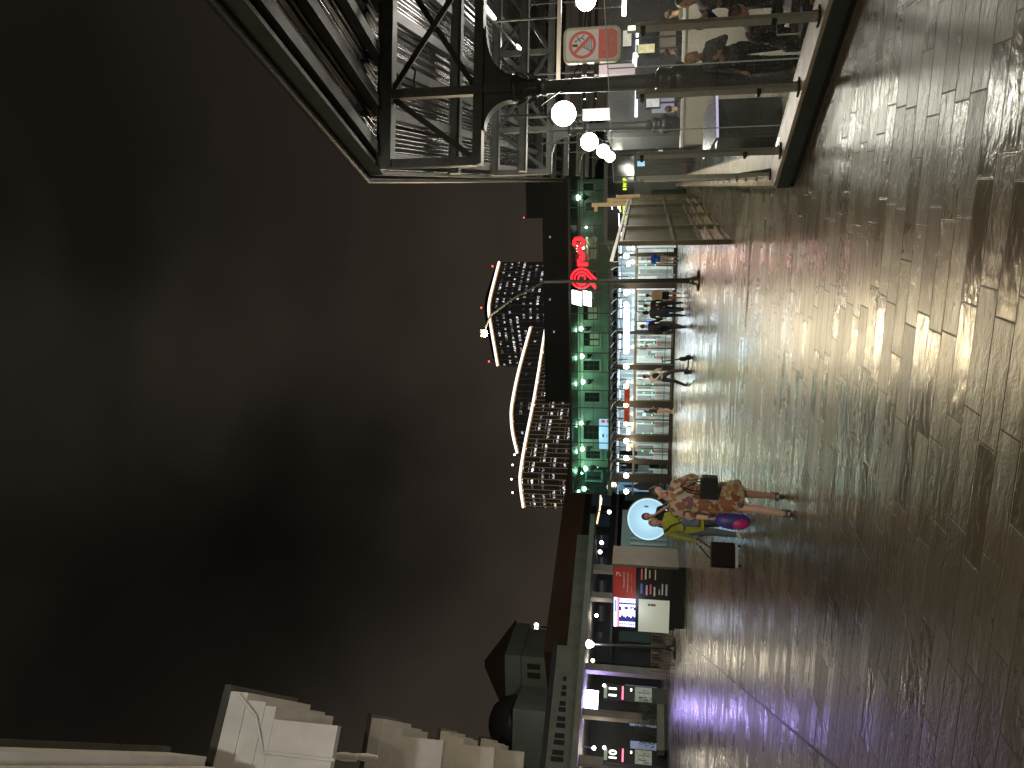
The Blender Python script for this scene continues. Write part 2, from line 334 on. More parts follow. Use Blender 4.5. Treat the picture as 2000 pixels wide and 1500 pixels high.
# drain slots and a laying seam in the paving
dark_m = mat('drain_iron', (.012, .012, .012), .45, metal=.6, bump=.3, bs=60)
def strip(name, a, b, w, m, z=.004):
    a = Vector((a[0], a[1], 0)); b = Vector((b[0], b[1], 0)); d = (b-a).normalized(); n = Vector((-d.y, d.x, 0))*w/2
    mb = MB(); mb.add([a-n+UP*z, b-n+UP*z, b+n+UP*z, a+n+UP*z], [(0, 1, 2, 3)]); return mb
def drain(a, b, w, label):
    t = thing('drain_channel', label, 'drain', (0, 0, 0), 0, 'drain channels in the wet paving')
    strip('c', a, b, w, dark_m, .003).build('channel', dark_m, t)
    A = Vector((a[0], a[1], 0)); B = Vector((b[0], b[1], 0)); n = int((B-A).length/0.12); d = (B-A)/n; nn = Vector((-d.y, d.x, 0)).normalized()*w*.42
    mb = MB()
    for i in range(n): p = A+d*(i+.5); mb.beam(p-nn+UP*.006, p+nn+UP*.006, .03, .008)
    mb.build('grating', mat('grate_iron', (.05, .05, .05), .4, metal=.7), t)
drain(gz(1466, 452)[:2], gz(1462, 560)[:2], .20, 'dark drain channel in the paving left of the slatted gate, nearest to the gate')
drain(gz(1462, 566)[:2], gz(1455, 640)[:2], .16, 'dark drain channel in the bluish reflections, in front of the pedestrians in dark coats')
tag(strip('s', gz(1352, 1262)[:2], gz(1660, 1520)[:2], .035, dark_m).build('paving_seam', mat('seam_dark', (.035, .03, .025), .4)), kind='structure')

# ---------------------------------------------------------------- parapet round the platform
green_m = mat('parapet_green_paint', (.035, .055, .040), .5, var=.3, vs=5, bump=.15, bs=20)
cope_m = mat('coping_stone', (.50, .42, .32), .45, var=.28, vs=4, bump=.2, bs=30)
black_m = mat('black_paint', (.015, .015, .016), .4)
steel_m = mat('brushed_steel', (.55, .54, .48), .35, metal=.45, var=.12, vs=20, bump=.08, bs=90)
dsteel_m = mat('dark_steel', (.05, .052, .05), .45, metal=.5, var=.25, vs=10)
par = thing('stone_parapet', 'low green parapet with beige stone coping under the glass railing', 'parapet', (0, 0, 0))
def seg_prism(mb, a, b, o0, o1, z0, z1, c0=0.0, c1=0.0):
    a = Vector(a); b = Vector(b); d = (b-a).normalized(); n = Vector((d.y, -d.x, 0))   # n points to the platform side when going away
    p = [a+n*o0+d*c0*o0, b+n*o0+d*c1*o0, b+n*o1+d*c1*o1, a+n*o1+d*c0*o1]
    mb.add([q+UP*z0 for q in p]+[q+UP*z1 for q in p], [(0,3,2,1),(4,5,6,7),(0,1,5,4),(1,2,6,5),(2,3,7,6),(3,0,4,7)])
# going from P0 to P1 to P3: the platform lies to the right-hand side
d01 = (P1-P0).normalized(); d12 = (P3-P1).normalized(); tilt = math.tan((math.acos(max(-1, min(1, d01.dot(d12)))))/2)
for nm, m, o0, o1, z0, z1 in (('base', black_m, .06, .50, -.4, .05), ('wall', green_m, 0, .50, .05, .19), ('coping', cope_m, .03, .46, .19, .225)):  # base is coloured black for the shadow under the green face
    mb = MB(); seg_prism(mb, P0, P1, o0, o1, z0, z1, 0, tilt if False else tilt*0 + 0); 
    mb = MB()
    n01 = Vector((d01.y, -d01.x, 0)); n12 = Vector((d12.y, -d12.x, 0)); bis = (n01+n12).normalized(); kk = 1/bis.dot(n01)
    pts = [P0+n01*o0, P1+bis*o0*kk, P3+n12*o0, P3+n12*o1, P1+bis*o1*kk, P0+n01*o1]
    for q in ((0, 1, 4, 5), (1, 2, 3, 4)):
        p = [pts[i] for i in q]; mb.add([v+UP*z0 for v in p]+[v+UP*z1 for v in p], [(0,3,2,1),(4,5,6,7),(0,1,5,4),(1,2,6,5),(2,3,7,6),(3,0,4,7)])
    mb.build(nm, m, par)
# ---------------------------------------------------------------- glass railing
rain_g = glassm('rain_spotted_glass', (.93, .95, .94), 1.0, .03, speck=.6, dens=46)
edge_g = mat('glass_edge', (.55, .62, .58), .2, emit=(.8, .9, .85), es=.05)  # real glass edge, the light it catches put in as faint emission
gl_rail = {}
def glass_post(p, d, n, parent):
    mb = MB(); q = p+n*.17
    mb.beam(q+UP*.225, q+UP*1.87, .085, .045, up=n)
    po = mb.build('post', steel_m, parent)
    mb = MB(); mb.beam(q-n*.07+d*0+UP*.235, q+n*.07+UP*.235, .13, .018); mb.beam(q+n*.045+UP*.24, q+n*.02+UP*.40, .05, .02, up=d)
    mb.build('foot_plate', dsteel_m, po)
    for z in (.62, 1.80):
        mb = MB(); mb.beam(q-n*.05+UP*z, q-n*.015+UP*z, .07, .045); mb.beam(q-n*.05-d*.05+UP*z, q-n*.05+d*.05+UP*z, .018, .03)
        mb.build('clamp', black_m, po)
    return po
n01 = Vector((d01.y, -d01.x, 0)); n12 = Vector((d12.y, -d12.x, 0))
fr = thing('glass_railing', 'tall rain-spotted glass railing on steel posts along the short front of the platform parapet', 'glass railing', (0, 0, 0), 0, 'glass railings on the parapet')
front = [P1 - d01*k for k in (.50, 1.55, 2.47, 3.40, 4.35)]
for p in front: glass_post(p, d01, n01, fr)
ends = [P1 - d01*.22] + [(front[i]+front[i+1])/2 for i in range(0, 4)] + [front[-1]-d01*.4]
ends = [P1 - d01*.05, P1 - d01*1.02, P1-d01*2.01, P1-d01*2.93, P1-d01*3.87]
for a, b in zip(ends[:-1], ends[1:]):
    mb = MB(); q = n01*.115; mb.beam(a-d01*.008+q+UP*1.22, b+d01*.008+q+UP*1.22, .012, 1.84); gp = mb.build('glass_panel', rain_g, fr)
    MB().beam(a-d01*.008+q+UP*2.145, b+d01*.008+q+UP*2.145, .013, .008).build('glowing_edge', edge_g, gp); MB().beam(a-d01*.008+q+UP*.31, a-d01*.008+q+UP*2.14, .013, .006, up=n01).build('glowing_edge', edge_g, gp)
si = thing('glass_railing', 'long receding glass railing running along the platform edge towards the station', 'glass railing', (0, 0, 0), 0, 'glass railings on the parapet')
side = [P1 + d12*(.35+1.15*k) for k in range(24)]
for k, p in enumerate(side): glass_post(p, d12, n12, si)
for k in range(23):
    a, b = side[k], side[k+1]; mb = MB(); q = n12*.115; mb.beam(a+d12*.012+q+UP*1.22, b-d12*.012+q+UP*1.22, .012, 1.84); mb.build('glass_panel', rain_g, si)

# ---------------------------------------------------------------- platform canopy
can_m = mat('canopy_paint_grey', (.075, .078, .068), .5, var=.3, vs=3, bump=.2, bs=18)
can_d = mat('canopy_paint_dark', (.032, .034, .030), .5, var=.3, vs=3, bump=.15, bs=18)
TY = 11.49; HC = 5.55; LC = at(940, 160, TY).z     # truss plane, top and bottom chord heights
corner = at(742, 335, TY); HC = corner.z
def corr_mat():
    m = bpy.data.materials.new('corrugated_roof_sheet'); m.use_nodes = True; nt = m.node_tree; b = nt.nodes['Principled BSDF']; L = nt.links
    b.inputs['Base Color'].default_value = (.15, .142, .135, 1); b.inputs['Metallic'].default_value = .9
    t = N(nt, 'ShaderNodeTexCoord'); n = N(nt, 'ShaderNodeTexNoise'); n.inputs['Scale'].default_value = 2.5; n.inputs['Detail'].default_value = 5
    L.new(t.outputs['Object'], n.inputs['Vector']); mr = N(nt, 'ShaderNodeMapRange'); mr.inputs[3].default_value = .10; mr.inputs[4].default_value = .34
    L.new(n.outputs['Fac'], mr.inputs[0]); L.new(mr.outputs[0], b.inputs['Roughness'])
    bp = N(nt, 'ShaderNodeBump'); bp.inputs['Strength'].default_value = .25; bp.inputs['Distance'].default_value = .03; L.new(n.outputs['Fac'], bp.inputs['Height']); L.new(bp.outputs[0], b.inputs['Normal'])
    return m
roof_m = corr_mat()
cp = thing('platform_canopy', 'grey steel platform canopy with corrugated roof sheets and cross-braced trusses', 'canopy', (0, 0, 0))
df = Vector((-0.144, 1, 0)).normalized()       # front bay: eave runs slightly leftwards
db = Vector((0.262, 0.965, 0)).normalized()    # rest of the canopy follows the platform
A0 = Vector((corner.x, TY, 0)); W = 13.0
def corr_sheet(a, d, length, z, name):
    mb = MB(); n = int(W/.08); vs = []
    for j in (0, 1):
        for i in range(n*4+1):
            x = i*.02; vs.append(a + Vector((x, 0, 0)) + d*(length*j) + UP*(z + .018*math.sin(2*math.pi*x/.16)))
    k = n*4+1; mb.add(vs, [(i, i+1, k+i+1, k+i) for i in range(k-1)], True)
    return mb.build(name, roof_m, cp)
corr_sheet(A0 - df*10.5, df, 10.5, HC+.12, 'roof_sheet')
corr_sheet(A0, db, 30, HC+.12, 'roof_sheet')
mb = MB(); mb.poly([A0-df*10.5+UP*(HC+.18), A0-df*10.5+Vector((W, 0, HC+.18)), A0+Vector((W, 0, HC+.18)), A0+UP*(HC+.18)], (0, 0, .05))
mb.poly([A0+UP*(HC+.18), A0+Vector((W, 0, HC+.18)), A0+db*30+Vector((W, 0, HC+.18)), A0+db*30+UP*(HC+.18)], (0, 0, .05)); mb.build('roof_covering', can_d, cp)
# eave fascia
mb = MB(); mb.beam(A0-df*10.5+Vector((-.03, 0, HC+.10)), A0+Vector((-.03, 0, HC+.10)), .06, .34); mb.beam(A0+Vector((-.03, 0, HC+.10)), A0+db*30+Vector((-.03, 0, HC+.10)), .06, .30)
mb.build('fascia', mat('fascia_olive', (.07, .08, .055), .5, var=.3, vs=3), cp)
mb = MB(); mb.tube([A0-df*10.5+Vector((-.13, 0, HC+.22)), A0+Vector((-.13, 0, HC+.20)), A0+db*30+Vector((-.13, 0, HC+.18))], .06, 8); mb.build('gutter', can_d, cp)
# purlins
for k, off in enumerate((.22, .95, 1.75, 2.6, 3.5, 4.5, 5.6, 6.8, 8.1)):
    mb = MB(); o = Vector((off, 0, HC)); mb.beam(A0-df*10.5+o, A0+o, .10, .17); mb.beam(A0-df*10.5+o-UP*.09, A0+o-UP*.09, .17, .012)
    mb.build('purlin', can_m, cp)
    mb = MB(); mb.beam(A0+o, A0+db*30+o, .10, .17); mb.beam(A0+o-UP*.09, A0+db*30+o-UP*.09, .17, .012)
    mb.build('purlin', can_m, cp)
# columns on the platform, one truss over each
colbase = gz(1560, 145, -.4); 
def truss(c, x0, x1, xc, name='truss', bare=False):
    """c = y position; chords between x0 and x1; arches spring from the column at xc"""
    mb = MB(); zt = HC-.16; zb = LC
    mb.beam((x0, c, zt), (x1, c, zt), .09, .22); mb.beam((x0, c, zt+.11), (x1, c, zt+.11), .22, .015); mb.beam((x0, c, zt-.11), (x1, c, zt-.11), .22, .015)
    mb.beam((x0, c, zb), (x1, c, zb), .08, .15); mb.beam((x0, c, zb-.075), (x1, c, zb-.075), .2, .015)
    t = mb.build(name, can_m, cp)
    if bare: return t
    xs = [x0+.05, xc]
    while xs[-1]+2.3 < x1: xs.append(xs[-1]+2.1)
    for x in xs: MB().beam((x, c, zb), (x, c, zt), .14, .10, up=(0, 1, 0)).build('upright', can_m, t)
    for a, b in zip(xs[:-1], xs[1:]):
        MB().beam((a+.05, c+.03, zb+.05), (b-.05, c+.03, zt-.1), .09, .03, up=(0, 1, 0)).build('brace', can_d, t)
        if a > xs[0]+.2: MB().beam((a+.05, c-.03, zt-.1), (b-.05, c-.03, zb+.05), .09, .03, up=(0, 1, 0)).build('brace', can_d, t)
    return t
def arch_web(mb, cx, c, side, zc, zb, span, th=.05):
    """solid spandrel web between the column and the lower chord, its free edge a quarter circle"""
    pts = [(cx+side*.07, zc), (cx+side*.07, zb), (cx+side*span, zb)]
    n = 14; rad_x = span-.07; rad_z = zb-zc
    arc = [(cx+side*(.07+.12+ (rad_x-.12)*(1-math.cos(math.pi/2*i/n))), zc + (rad_z-.09)*math.sin(math.pi/2*i/n)) for i in range(n+1)]
    poly = [(cx+side*.07, zc)] + arc + [(cx+side*span, zb), (cx+side*.07, zb)]
    mb.poly([(p[0], c-th/2, p[1]) for p in poly], (0, th, 0))
    for i in range(n):   # flange along the free edge
        a, b = arc[i], arc[i+1]; mb.beam((a[0], c, a[1]), (b[0], c, b[1]), .17, .02, up=(0, 0, 1) if i > n/2 else (side, 0, 0))
def column(loc, label, side_arch=True):
    t = thing('platform_column', label, 'column', loc, 0, 'cast iron columns of the platform canopy'); h = LC - loc[2]
    MB().lathe([(.25, 0), (.25, .12), (.20, .16), (.20, 1.55), (.22, 1.58), (.26, 1.66), (.26, 1.74), (.20, 1.80), (.17, 1.84), (.20, 1.92), (.20, 1.98), (.14, 2.04)], n=16).build('pedestal', mat('pedestal_black', (.025, .027, .03), .32, spec=.6, var=.2, vs=4), t)
    zc = h - .98
    MB().lathe([(.13, 2.0), (.115, 2.2), (.10, zc-.1), (.125, zc-.08), (.125, zc-.02), (.10, zc)], n=16).build('shaft', mat('column_dark', (.07, .075, .075), .35, spec=.6, var=.25, vs=4), t)
    mb = MB(); mb.lathe([(.11, zc), (.14, zc+.08), (.13, zc+.2), (.19, zc+.34), (.21, zc+.38), (.21, zc+.44), (.10, zc+.45)], n=16)
    for k in range(8):     # acanthus leaves round the bell
        a = k*math.pi/4; v = Vector((math.cos(a), math.sin(a), 0)); w = Vector((-math.sin(a), math.cos(a), 0))
        for zz, r_, L_ in ((zc+.05, .13, .16), (zc+.2, .15, .18)):
            p = [v*r_+UP*zz-w*.035, v*r_+UP*zz+w*.035, v*(r_+.03)+UP*(zz+L_*.6)+w*.03, v*(r_+.08)+UP*(zz+L_), v*(r_+.10)+UP*(zz+L_*.8), v*(r_+.03)+UP*(zz+L_*.6)-w*.03]
            mb.poly(p, v*.012)
    mb.build('capital', mat('capital_iron', (.06, .062, .06), .35, metal=.3, var=.3, vs=12), t)
    mb = MB(); mb.beam((0, 0, zc+.4), (0, 0, h), .14, .14, up=(0, 1, 0)); arch_web(mb, 0, 0, 1, zc+.44, h-.02, .95); arch_web(mb, 0, 0, -1, zc+.44, h-.02, .62)
    # scroll ring in the spandrel
    mb.build('arch_bracket', can_m, t)
    return t
names = ['nearest black cast iron column behind the glass railing, under the first truss', 'second cast iron canopy column, beside the sloping metal counter',
         'third cast iron canopy column, further along the platform', 'farthest cast iron canopy column, by the station end of the platform']
cols = []
for k in range(4):
    b = colbase + db*(9.0*k); b.z = -.4
    cols.append(b); column(tuple(b), names[k])
    x0 = (A0+db*((b.y-TY)/db.y)).x if b.y > TY else A0.x
    truss(b.y, x0, x0+W-.5, b.x, bare=k > 1)
for k in range(3):   # intermediate trusses
    y = cols[k].y + 4.35; b = cols[k]+db*4.5; x0 = (A0+db*((y-TY)/db.y)).x; truss(y, x0, x0+W-.5, b.x, bare=True)
mb = MB(); p = cols[0]; mb.tube([p+Vector((-.6, -.05, 3.55)), p+Vector((-.3, -.06, 3.75)), p+Vector((0, -.1, 3.3)), p+Vector((.35, -.1, 3.15)), p+Vector((1.3, -.1, 3.05)), p+Vector((3, -.1, 3.1))], .012, 6)
mb.tube([at(790, 128, TY-.1), at(800, 126, TY-.15), at(812, 140, TY-.15), at(808, 158, TY-.1), at(812, 172, TY-.1)], .02, 6)
mb.build('cable', black_m, cp)
# ---------------------------------------------------------------- globe lamps
globe_m = emis('globe_lit', (1.0, .95, .84), 16.0)
def globe(x, y, Y, r, label, pw):
    p = at(x, y, Y); t = thing('globe_lamp', label, 'lamp', tuple(p), 0, 'round white globe lamps hanging under the platform canopy')
    g = MB().ell((0, 0, 0), r, 20, 12).build('globe', globe_m, t)
    top = max(.4, LC-.1-p.z)
    MB().tube([(0, 0, r*.95), (0, 0, top)], .018, 8).build('rod', can_m, t)
    MB().lathe([(.03, r*.9), (.10, r*.98), (.10, r*1.12), (.04, r*1.2)], n=14).build('collar', can_d, t)
    l = lamp(t, (0, 0, -r-.08), pw, (1, .93, .80), .2, 'globe_light')
G1 = globe(1101, 222, 12.6, .205, 'large bright globe lamp nearest the viewer, left of the first canopy column', 260)
globe(1151, 277, 17.6, .205, 'second globe lamp from the viewer, below and left of the largest one', 150)
globe(1178, 295, 24.0, .21, 'small globe lamp third along the row, at the corner of the glass railing', 120)
globe(1191, 306, 30.0, .21, 'smallest globe lamp at the far end of the row', 90)
globe(1144, 1, 15.6, .205, 'globe lamp cut by the picture edge, above the round prohibition sign', 260)
# fluorescent tubes under the roof
def tube_light(a, b, label, pw):
    a = Vector(a); b = Vector(b); c = (a+b)/2; t = thing('tube_light', label, 'lamp', tuple(c), 0, 'fluorescent tube lights under the canopy roof')
    MB().beam(a-c+UP*.06, b-c+UP*.06, .12, .06).build('housing', can_m, t)
    MB().tube([a-c, b-c], .028, 8).build('tube', emis('tube_lit', (1, .97, .9), 22.0), t)
    lamp(t, (0, 0, -.1), pw, (1, .95, .88), .2, 'tube_glow')
tube_light(at(945, 8, 15.2), at(967, 36, 16.6), 'bright fluorescent tube close under the roof by the arch of the first truss', 110)
tube_light(at(1011, 89, 20.5), at(1021, 99, 22.0), 'short far fluorescent tube seen through the arch right of the capital', 90)
tube_light(at(1219, 178, 28.0), at(1219, 228, 29.5), 'white strip light glaring through the glass beyond the second column', 60)
mb = MB(); mb.beam(at(967, 36, 16.6)+UP*.08, at(1011, 89, 20.5)+UP*.08, .05, .05); mb.build('conduit', can_m, cp)
# ---------------------------------------------------------------- station: glazed pavilion in front of a green building
frame_m = mat('pavilion_frame', (.03, .033, .032), .4, metal=.4)
frame_l = mat('door_frame_brass', (.15, .14, .115), .35, metal=.6)
fglass = glassm('shop_glass', (.93, .97, .95), .8, .02, ior=1.35)
uglass = glassm('upper_glass', (.80, .95, .90), .55, .03, ior=1.35)
gwall_m = mat('green_stucco', (.29, .37, .31), .8, var=.12, vs=1.2, bump=.15, bs=12)
gtrim_m = mat('green_stucco_trim', (.36, .42, .37), .75, var=.1, vs=2)
win_d = mat('window_dark', (.012, .016, .018), .15)
win_blind = mat('window_blind', (.40, .38, .30), .7, emit=(.9, .85, .6), es=.09, var=.15, vs=3)
roofd_m = mat('roof_dark_sheet', (.012, .016, .018), .5, metal=.3, var=.3, vs=.6)
SL = fpx(1200, 964)[0]; SR = fpx(1200, 346)[0]
ZB = 3.55; ZT = 5.75           # bottom and top of the upper glass band
pav = thing('glass_pavilion', 'long glass station pavilion with white lit doors and green glowing upper band', 'pavilion', tuple(F(0, 0)), FA)
# slab, roof edge
MB().box(SL, SR, 0, 5.9, ZB-.12, ZB+.02).build('floor_slab', frame_m, pav)
MB().box(SL-.1, SR, -.12, 6.2, ZT, ZT+.14).build('roof', roofd_m, pav)
MB().box(SL-.06, SR, -.16, -.121, ZB-.14, ZB+.10).build('cornice', mat('cornice_green', (.05, .09, .07), .4, metal=.3), pav)
MB().box(SL, SR, -.02, 0, ZB+.02, ZT).build('upper_glazing', uglass, pav)
MB().box(SL-.02, SL, 0, 4.2, 0, ZT).build('end_glazing', glassm('end_glass', (.72, .92, .95), .6, .03, ior=1.35), pav)
ys = [963, 936, 898, 864, 831, 796, 762, 726, 689, 650, 612, 571, 530, 476, 440, 405, 372]
for y in ys:
    s = fpx(1150, y)[0]; MB().box(s-.022, s+.022, -.06, -.021, ZB+.02, ZT).build('mullion', frame_m, pav)
z1 = fpx(1122, 720)[1]
MB().box(SL, SR, -.05, -.021, ZT-.5, ZT-.46).build('transom', frame_m, pav)
MB().box(SL, SR, -.05, -.021, ZB+.95, ZB+.975).build('transom', frame_m, pav)
# ground-floor columns (dark) and door bays
colw = [(563, 546), (722, 712), (795, 783), (862, 850), (905, 899), (943, 926), (500, 494), (652, 646)]
for y1, y0 in colw:
    s0, s1, _, _ = frect(1240, 1320, y0, y1); MB().box(min(s0, s1), max(s0, s1), -.1, .12, 0, ZB-.14).build('pillar', mat('pillar_dark', (.035, .033, .030), .35, metal=.4), pav)
ZD = fpx(1241, 700)[1]       # door head
MB().box(SL, SR, -.04, .04, ZD, ZD+.09).build('lintel', frame_l, pav)
MB().box(SL, SR, -.006, .006, ZD+.09, ZB-.14).build('transom_glazing', glassm('transom_glass', (.75, .85, .9), .8, .04, ior=1.45), pav)
MB().box(SL, SR, -.05, .05, 0.0, .08).build('threshold', frame_m, pav)
doors = [(484, 494), (500, 516), (518, 536), (537, 546), (566, 588), (588, 609), (609, 628), (628, 646), (653, 680), (680, 711), (723, 753), (753, 783), (796, 820), (820, 849), (863, 876), (876, 899), (906, 926)]
for y0, y1 in doors:
    s0 = fpx(1280, y1)[0]; s1 = fpx(1280, y0)[0]; w = .035
    mb = MB(); mb.box(s0, s0+w, -.03, .03, .08, ZD); mb.box(s1-w, s1, -.03, .03, .08, ZD); mb.box(s0+w, s1-w, -.03, .03, ZD-.06, ZD); mb.box(s0+w, s1-w, -.03, .03, .08, .2); mb.box(s0+w, s1-w, -.02, .02, .5, .53)
    d = mb.build('door', frame_l if int(y0) % 2 else frame_m, pav)
    MB().box(s0+w, s1-w, -.006, .006, .2, ZD-.06).build('pane', fglass, d)
    if s1-s0 > .7:
        MB().tube([(s0+.12, -.07, .75), (s0+.12, -.07, 1.45)], .015, 6).build('handle', steel_m, d)
# lit hall behind the doors
hall_w = mat('hall_wall_white', (.62, .64, .60), .6, var=.1, vs=1.5)
hall_g = mat('hall_wall_grey', (.20, .22, .21), .5, var=.2, vs=2)
hall = thing('entrance_hall', 'bright hall behind the station doors with pale walls and dark doorways', 'hall', tuple(F(0, 0)), FA)
MB().box(SL+.1, SR-.1, .15, 7.5, .002, .03).build('floor', mat('hall_floor', (.42, .42, .40), .22, var=.2, vs=2), hall)
MB().box(SL+.1, SR-.1, 7.3, 7.5, .03, ZB-.13).build('back_wall', hall_w, hall)
MB().box(SL+.1, SR-.1, .2, 7.3, 3.18, 3.22).build('ceiling', mat('hall_ceiling', (.25, .26, .26), .7), hall)
def spanp(y0, y1, d): return fpx(1280, y1, d)[0], fpx(1280, y0, d)[0]
k = 0
for (y0, y1, x0, x1, d, mm) in [(500, 512, 1252, 1310, 6.9, hall_g), (568, 580, 1247, 1306, 7.0, hall_g), (588, 596, 1247, 1260, 7.0, hall_g), (600, 612, 1247, 1262, 7.0, hall_g), (618, 628, 1247, 1262, 7.0, hall_g),
      (656, 668, 1250, 1262, 7.0, hall_g), (672, 684, 1250, 1262, 7.0, hall_g), (656, 668, 1264, 1290, 6.9, hall_g), (686, 696, 1266, 1292, 6.9, hall_g), (728, 742, 1246, 1254, 7, hall_g), (755, 783, 1245, 1272, 6.6, hall_g),
      (797, 812, 1244, 1292, 6.8, hall_g), (824, 846, 1244, 1295, 6.4, hall_g), (866, 876, 1246, 1295, 6.9, hall_g), (882, 898, 1244, 1296, 6.9, hall_g), (908, 924, 1246, 1268, 6.9, hall_g), (526, 534, 1250, 1318, 5.0, hall_g)]:
    s0, s1, z0, z1 = frect(x0, x1, y0, y1, d)
    MB().box(s0, s1, d-.02, d+.02, max(z0, .05), min(z1, 3.1)).build('doorway', mm, hall)
# vertical white ribs and shelves so the hall does not read as one flat wall
for i, y in enumerate(range(490, 935, 11)):
    s = fpx(1280, y, 6)[0]; MB().box(s-.05, s+.05, 6.1+.7*((i*7) % 3)/3, 6.2+.7*((i*7) % 3)/3, .05, 3.1 if i % 3 else 1.2).build('rib', hall_w, hall)
strip_e = emis('strip_lit', (.93, .97, 1.0), 9.0)
for i in range(9):
    s = SL+1.0+(SR-SL-2)*i/8.6
    f = MB().box(s-.55, s+.55, 2.4+(i % 3)*.9, 2.55+(i % 3)*.9, 3.10, 3.14).build('ceiling_strip', strip_e, hall)
    lamp(hall, (s, 1.6, 2.6), 95, (.95, .97, 1), .3, 'hall_light')
    lamp(hall, (s+.6, 4.8, 2.6), 80, (.95, .97, 1), .3, 'hall_light')
for (y0, y1, x0, x1, d, col, es, lab) in [(624, 645, 1262, 1275, 3.0, (.15, .25, .9), 1.5, 'small blue lit wall sign inside the hall, left of the man in the dark jacket'),
      (806, 813, 1255, 1262, 4.0, (.45, .75, 1.0), 2.5, 'pale blue lit wall sign inside the hall, right of the dark figure'),
      (655, 692, 1242, 1244.5, 1.0, (1, .9, .85), 1.2, 'thin red and white warning strip above the middle doors')]:
    s0, s1, z0, z1 = frect(x0, x1, y0, y1, d); p = F(s0, d, z0); t = thing('lit_sign', lab, 'sign', tuple(p), FA)
    w = s1-s0; h = z1-z0
    MB().box(0, w, 0, .05, 0, h).build('casing', frame_m, t); MB().box(.02, w-.02, -.012, 0, .02, h-.02).build('face', emis('face_%d' % int(y0), col, es), t)
    if y0 == 655:
        for q in range(4): MB().box(.1+q*w/4, .1+q*w/4+w/9, -.02, -.013, .02, h-.02).build('red_block', emis('warn_red', (.9, .08, .03), 1.0), t)
# ticket gates with green lights
gate_m = mat('gate_steel', (.45, .46, .45), .3, metal=.6, var=.1, vs=5); gg = emis('green_arrow', (.03, 1.0, .45), 5.0)
gm = mat('gate_panel_red', (.5, .06, .05), .4, emit=(.9, .1, .08), es=.5)
GY = [(516, 1270), (545, 1268), (584, 1266), (600, 1265), (666, 1266), (694, 1264), (747, 1264), (763, 1264), (778, 1264), (806, 1263), (822, 1275), (842, 1262), (876, 1262), (896, 1262), (925, 1265)]
gate0 = None
for i, (y, x) in enumerate(GY):
    d = 1.3+1.2*(i % 2); s = fpx(x, y, d)[0]; loc = F(s, d, .03)
    nb = ['slatted gate', 'blue-shirted pedestrian', 'pedestrian in shorts', 'lamp post', 'man in the dark jacket', 'middle doors', 'man with scooter', 'man in the white shirt', 'red banner', 'figure by the pillar', 'left doors', 'red banner’s left end', 'yellow doors', 'leftmost pillar', 'end of the glass front'][i]
    if gate0 is None:
        t = thing('ticket_gate', 'x', 'ticket gate', tuple(loc), FA, 'ticket gates inside the hall doors'); gate0 = t
        MB().cbox((0, 0, .48), (.20, 1.0, .96), .03).build('cabinet', gate_m, t)
        MB().cbox((0, -.42, 1.08), (.12, .04, .22)).build('reader', black_m, t)
        MB().ell((0, -.46, 1.10), (.035, .02, .035), 10, 6).build('go_light', gg, t); MB().ell((0, -.48, 1.62), (.035, .02, .035), 10, 6).build('go_light', gg, t)
        MB().cbox((0, -.44, 1.40), (.05, .03, .5)).build('mast', gate_m, t); MB().cbox((.0, -.52, .86), (.12, .03, .1)).build('indicator', gm, t)
        MB().cbox((.30, 0, .6), (.36, .03, .5)).build('flap', fglass, t)
    else: t = dup(gate0, tuple(loc), FA)
    t['label'] = 'ticket gate with green light, %s from the right, by the %s' % (['one','two','three','four','five','six','seven','eight','nine','ten','eleven','twelve','thirteen','fourteen','fifteen'][i], nb)
# upper band: green building wall 4 m behind the glass, with its windows
gb = thing('green_station_building', 'pale green stuccoed station building with dark framed windows behind the glass band', 'building', tuple(F(0, 0)), FA)
WD = 4.3
MB().box(SL-.0, SR-.02, WD, WD+9, ZB+.03, ZT-.001).build('wall', gwall_m, gb)
MB().box(SL-.05, SR+8, WD-.16, WD-.001, ZB+1.86, ZB+2.02).build('cornice', gtrim_m, gb)
MB().box(SL-.05, SR+8, WD-.06, WD-.001, ZB+.1, ZB+.34).build('plinth', gtrim_m, gb)
# tall dark roof volume behind
s0 = fpx(1080, 785, 13.35)[0]; zt = fpx(1062, 600, 13.35)[1]
dr = thing('dark_roof_hall', 'tall windowless black roof volume standing behind the green building', 'building', tuple(F(0, 0)), FA)
MB().box(s0, SR+4, 4.35+9, 26, 0, zt).build('wall', roofd_m, dr)
s1 = fpx(1040, 427, 13)[0]; zt2 = fpx(1025, 400, 13)[1]; MB().box(s1, SR+8, 13.6, 25, zt+.002, zt2).build('upper_block', roofd_m, dr)
MB().box(s0-.05, SR+8, 13.2, 13.349, 5.9, 6.25).build('ledge', mat('ledge_green', (.05, .08, .06), .5), dr)
for (x, y) in [(1074, 463), (1082, 648), (1074, 585)]:
    s, z = fpx(x, y, 13.3)
    MB().box(s-.06, s-.03, 13.30, 13.349, z-.06, z+.06).build('window_slit', emis('slit_lit', (.9, .95, 1), .5), dr); MB().box(s+.03, s+.06, 13.30, 13.349, z-.06, z+.06).build('window_slit', emis('slit_lit', (.9, .95, 1), .5), dr)
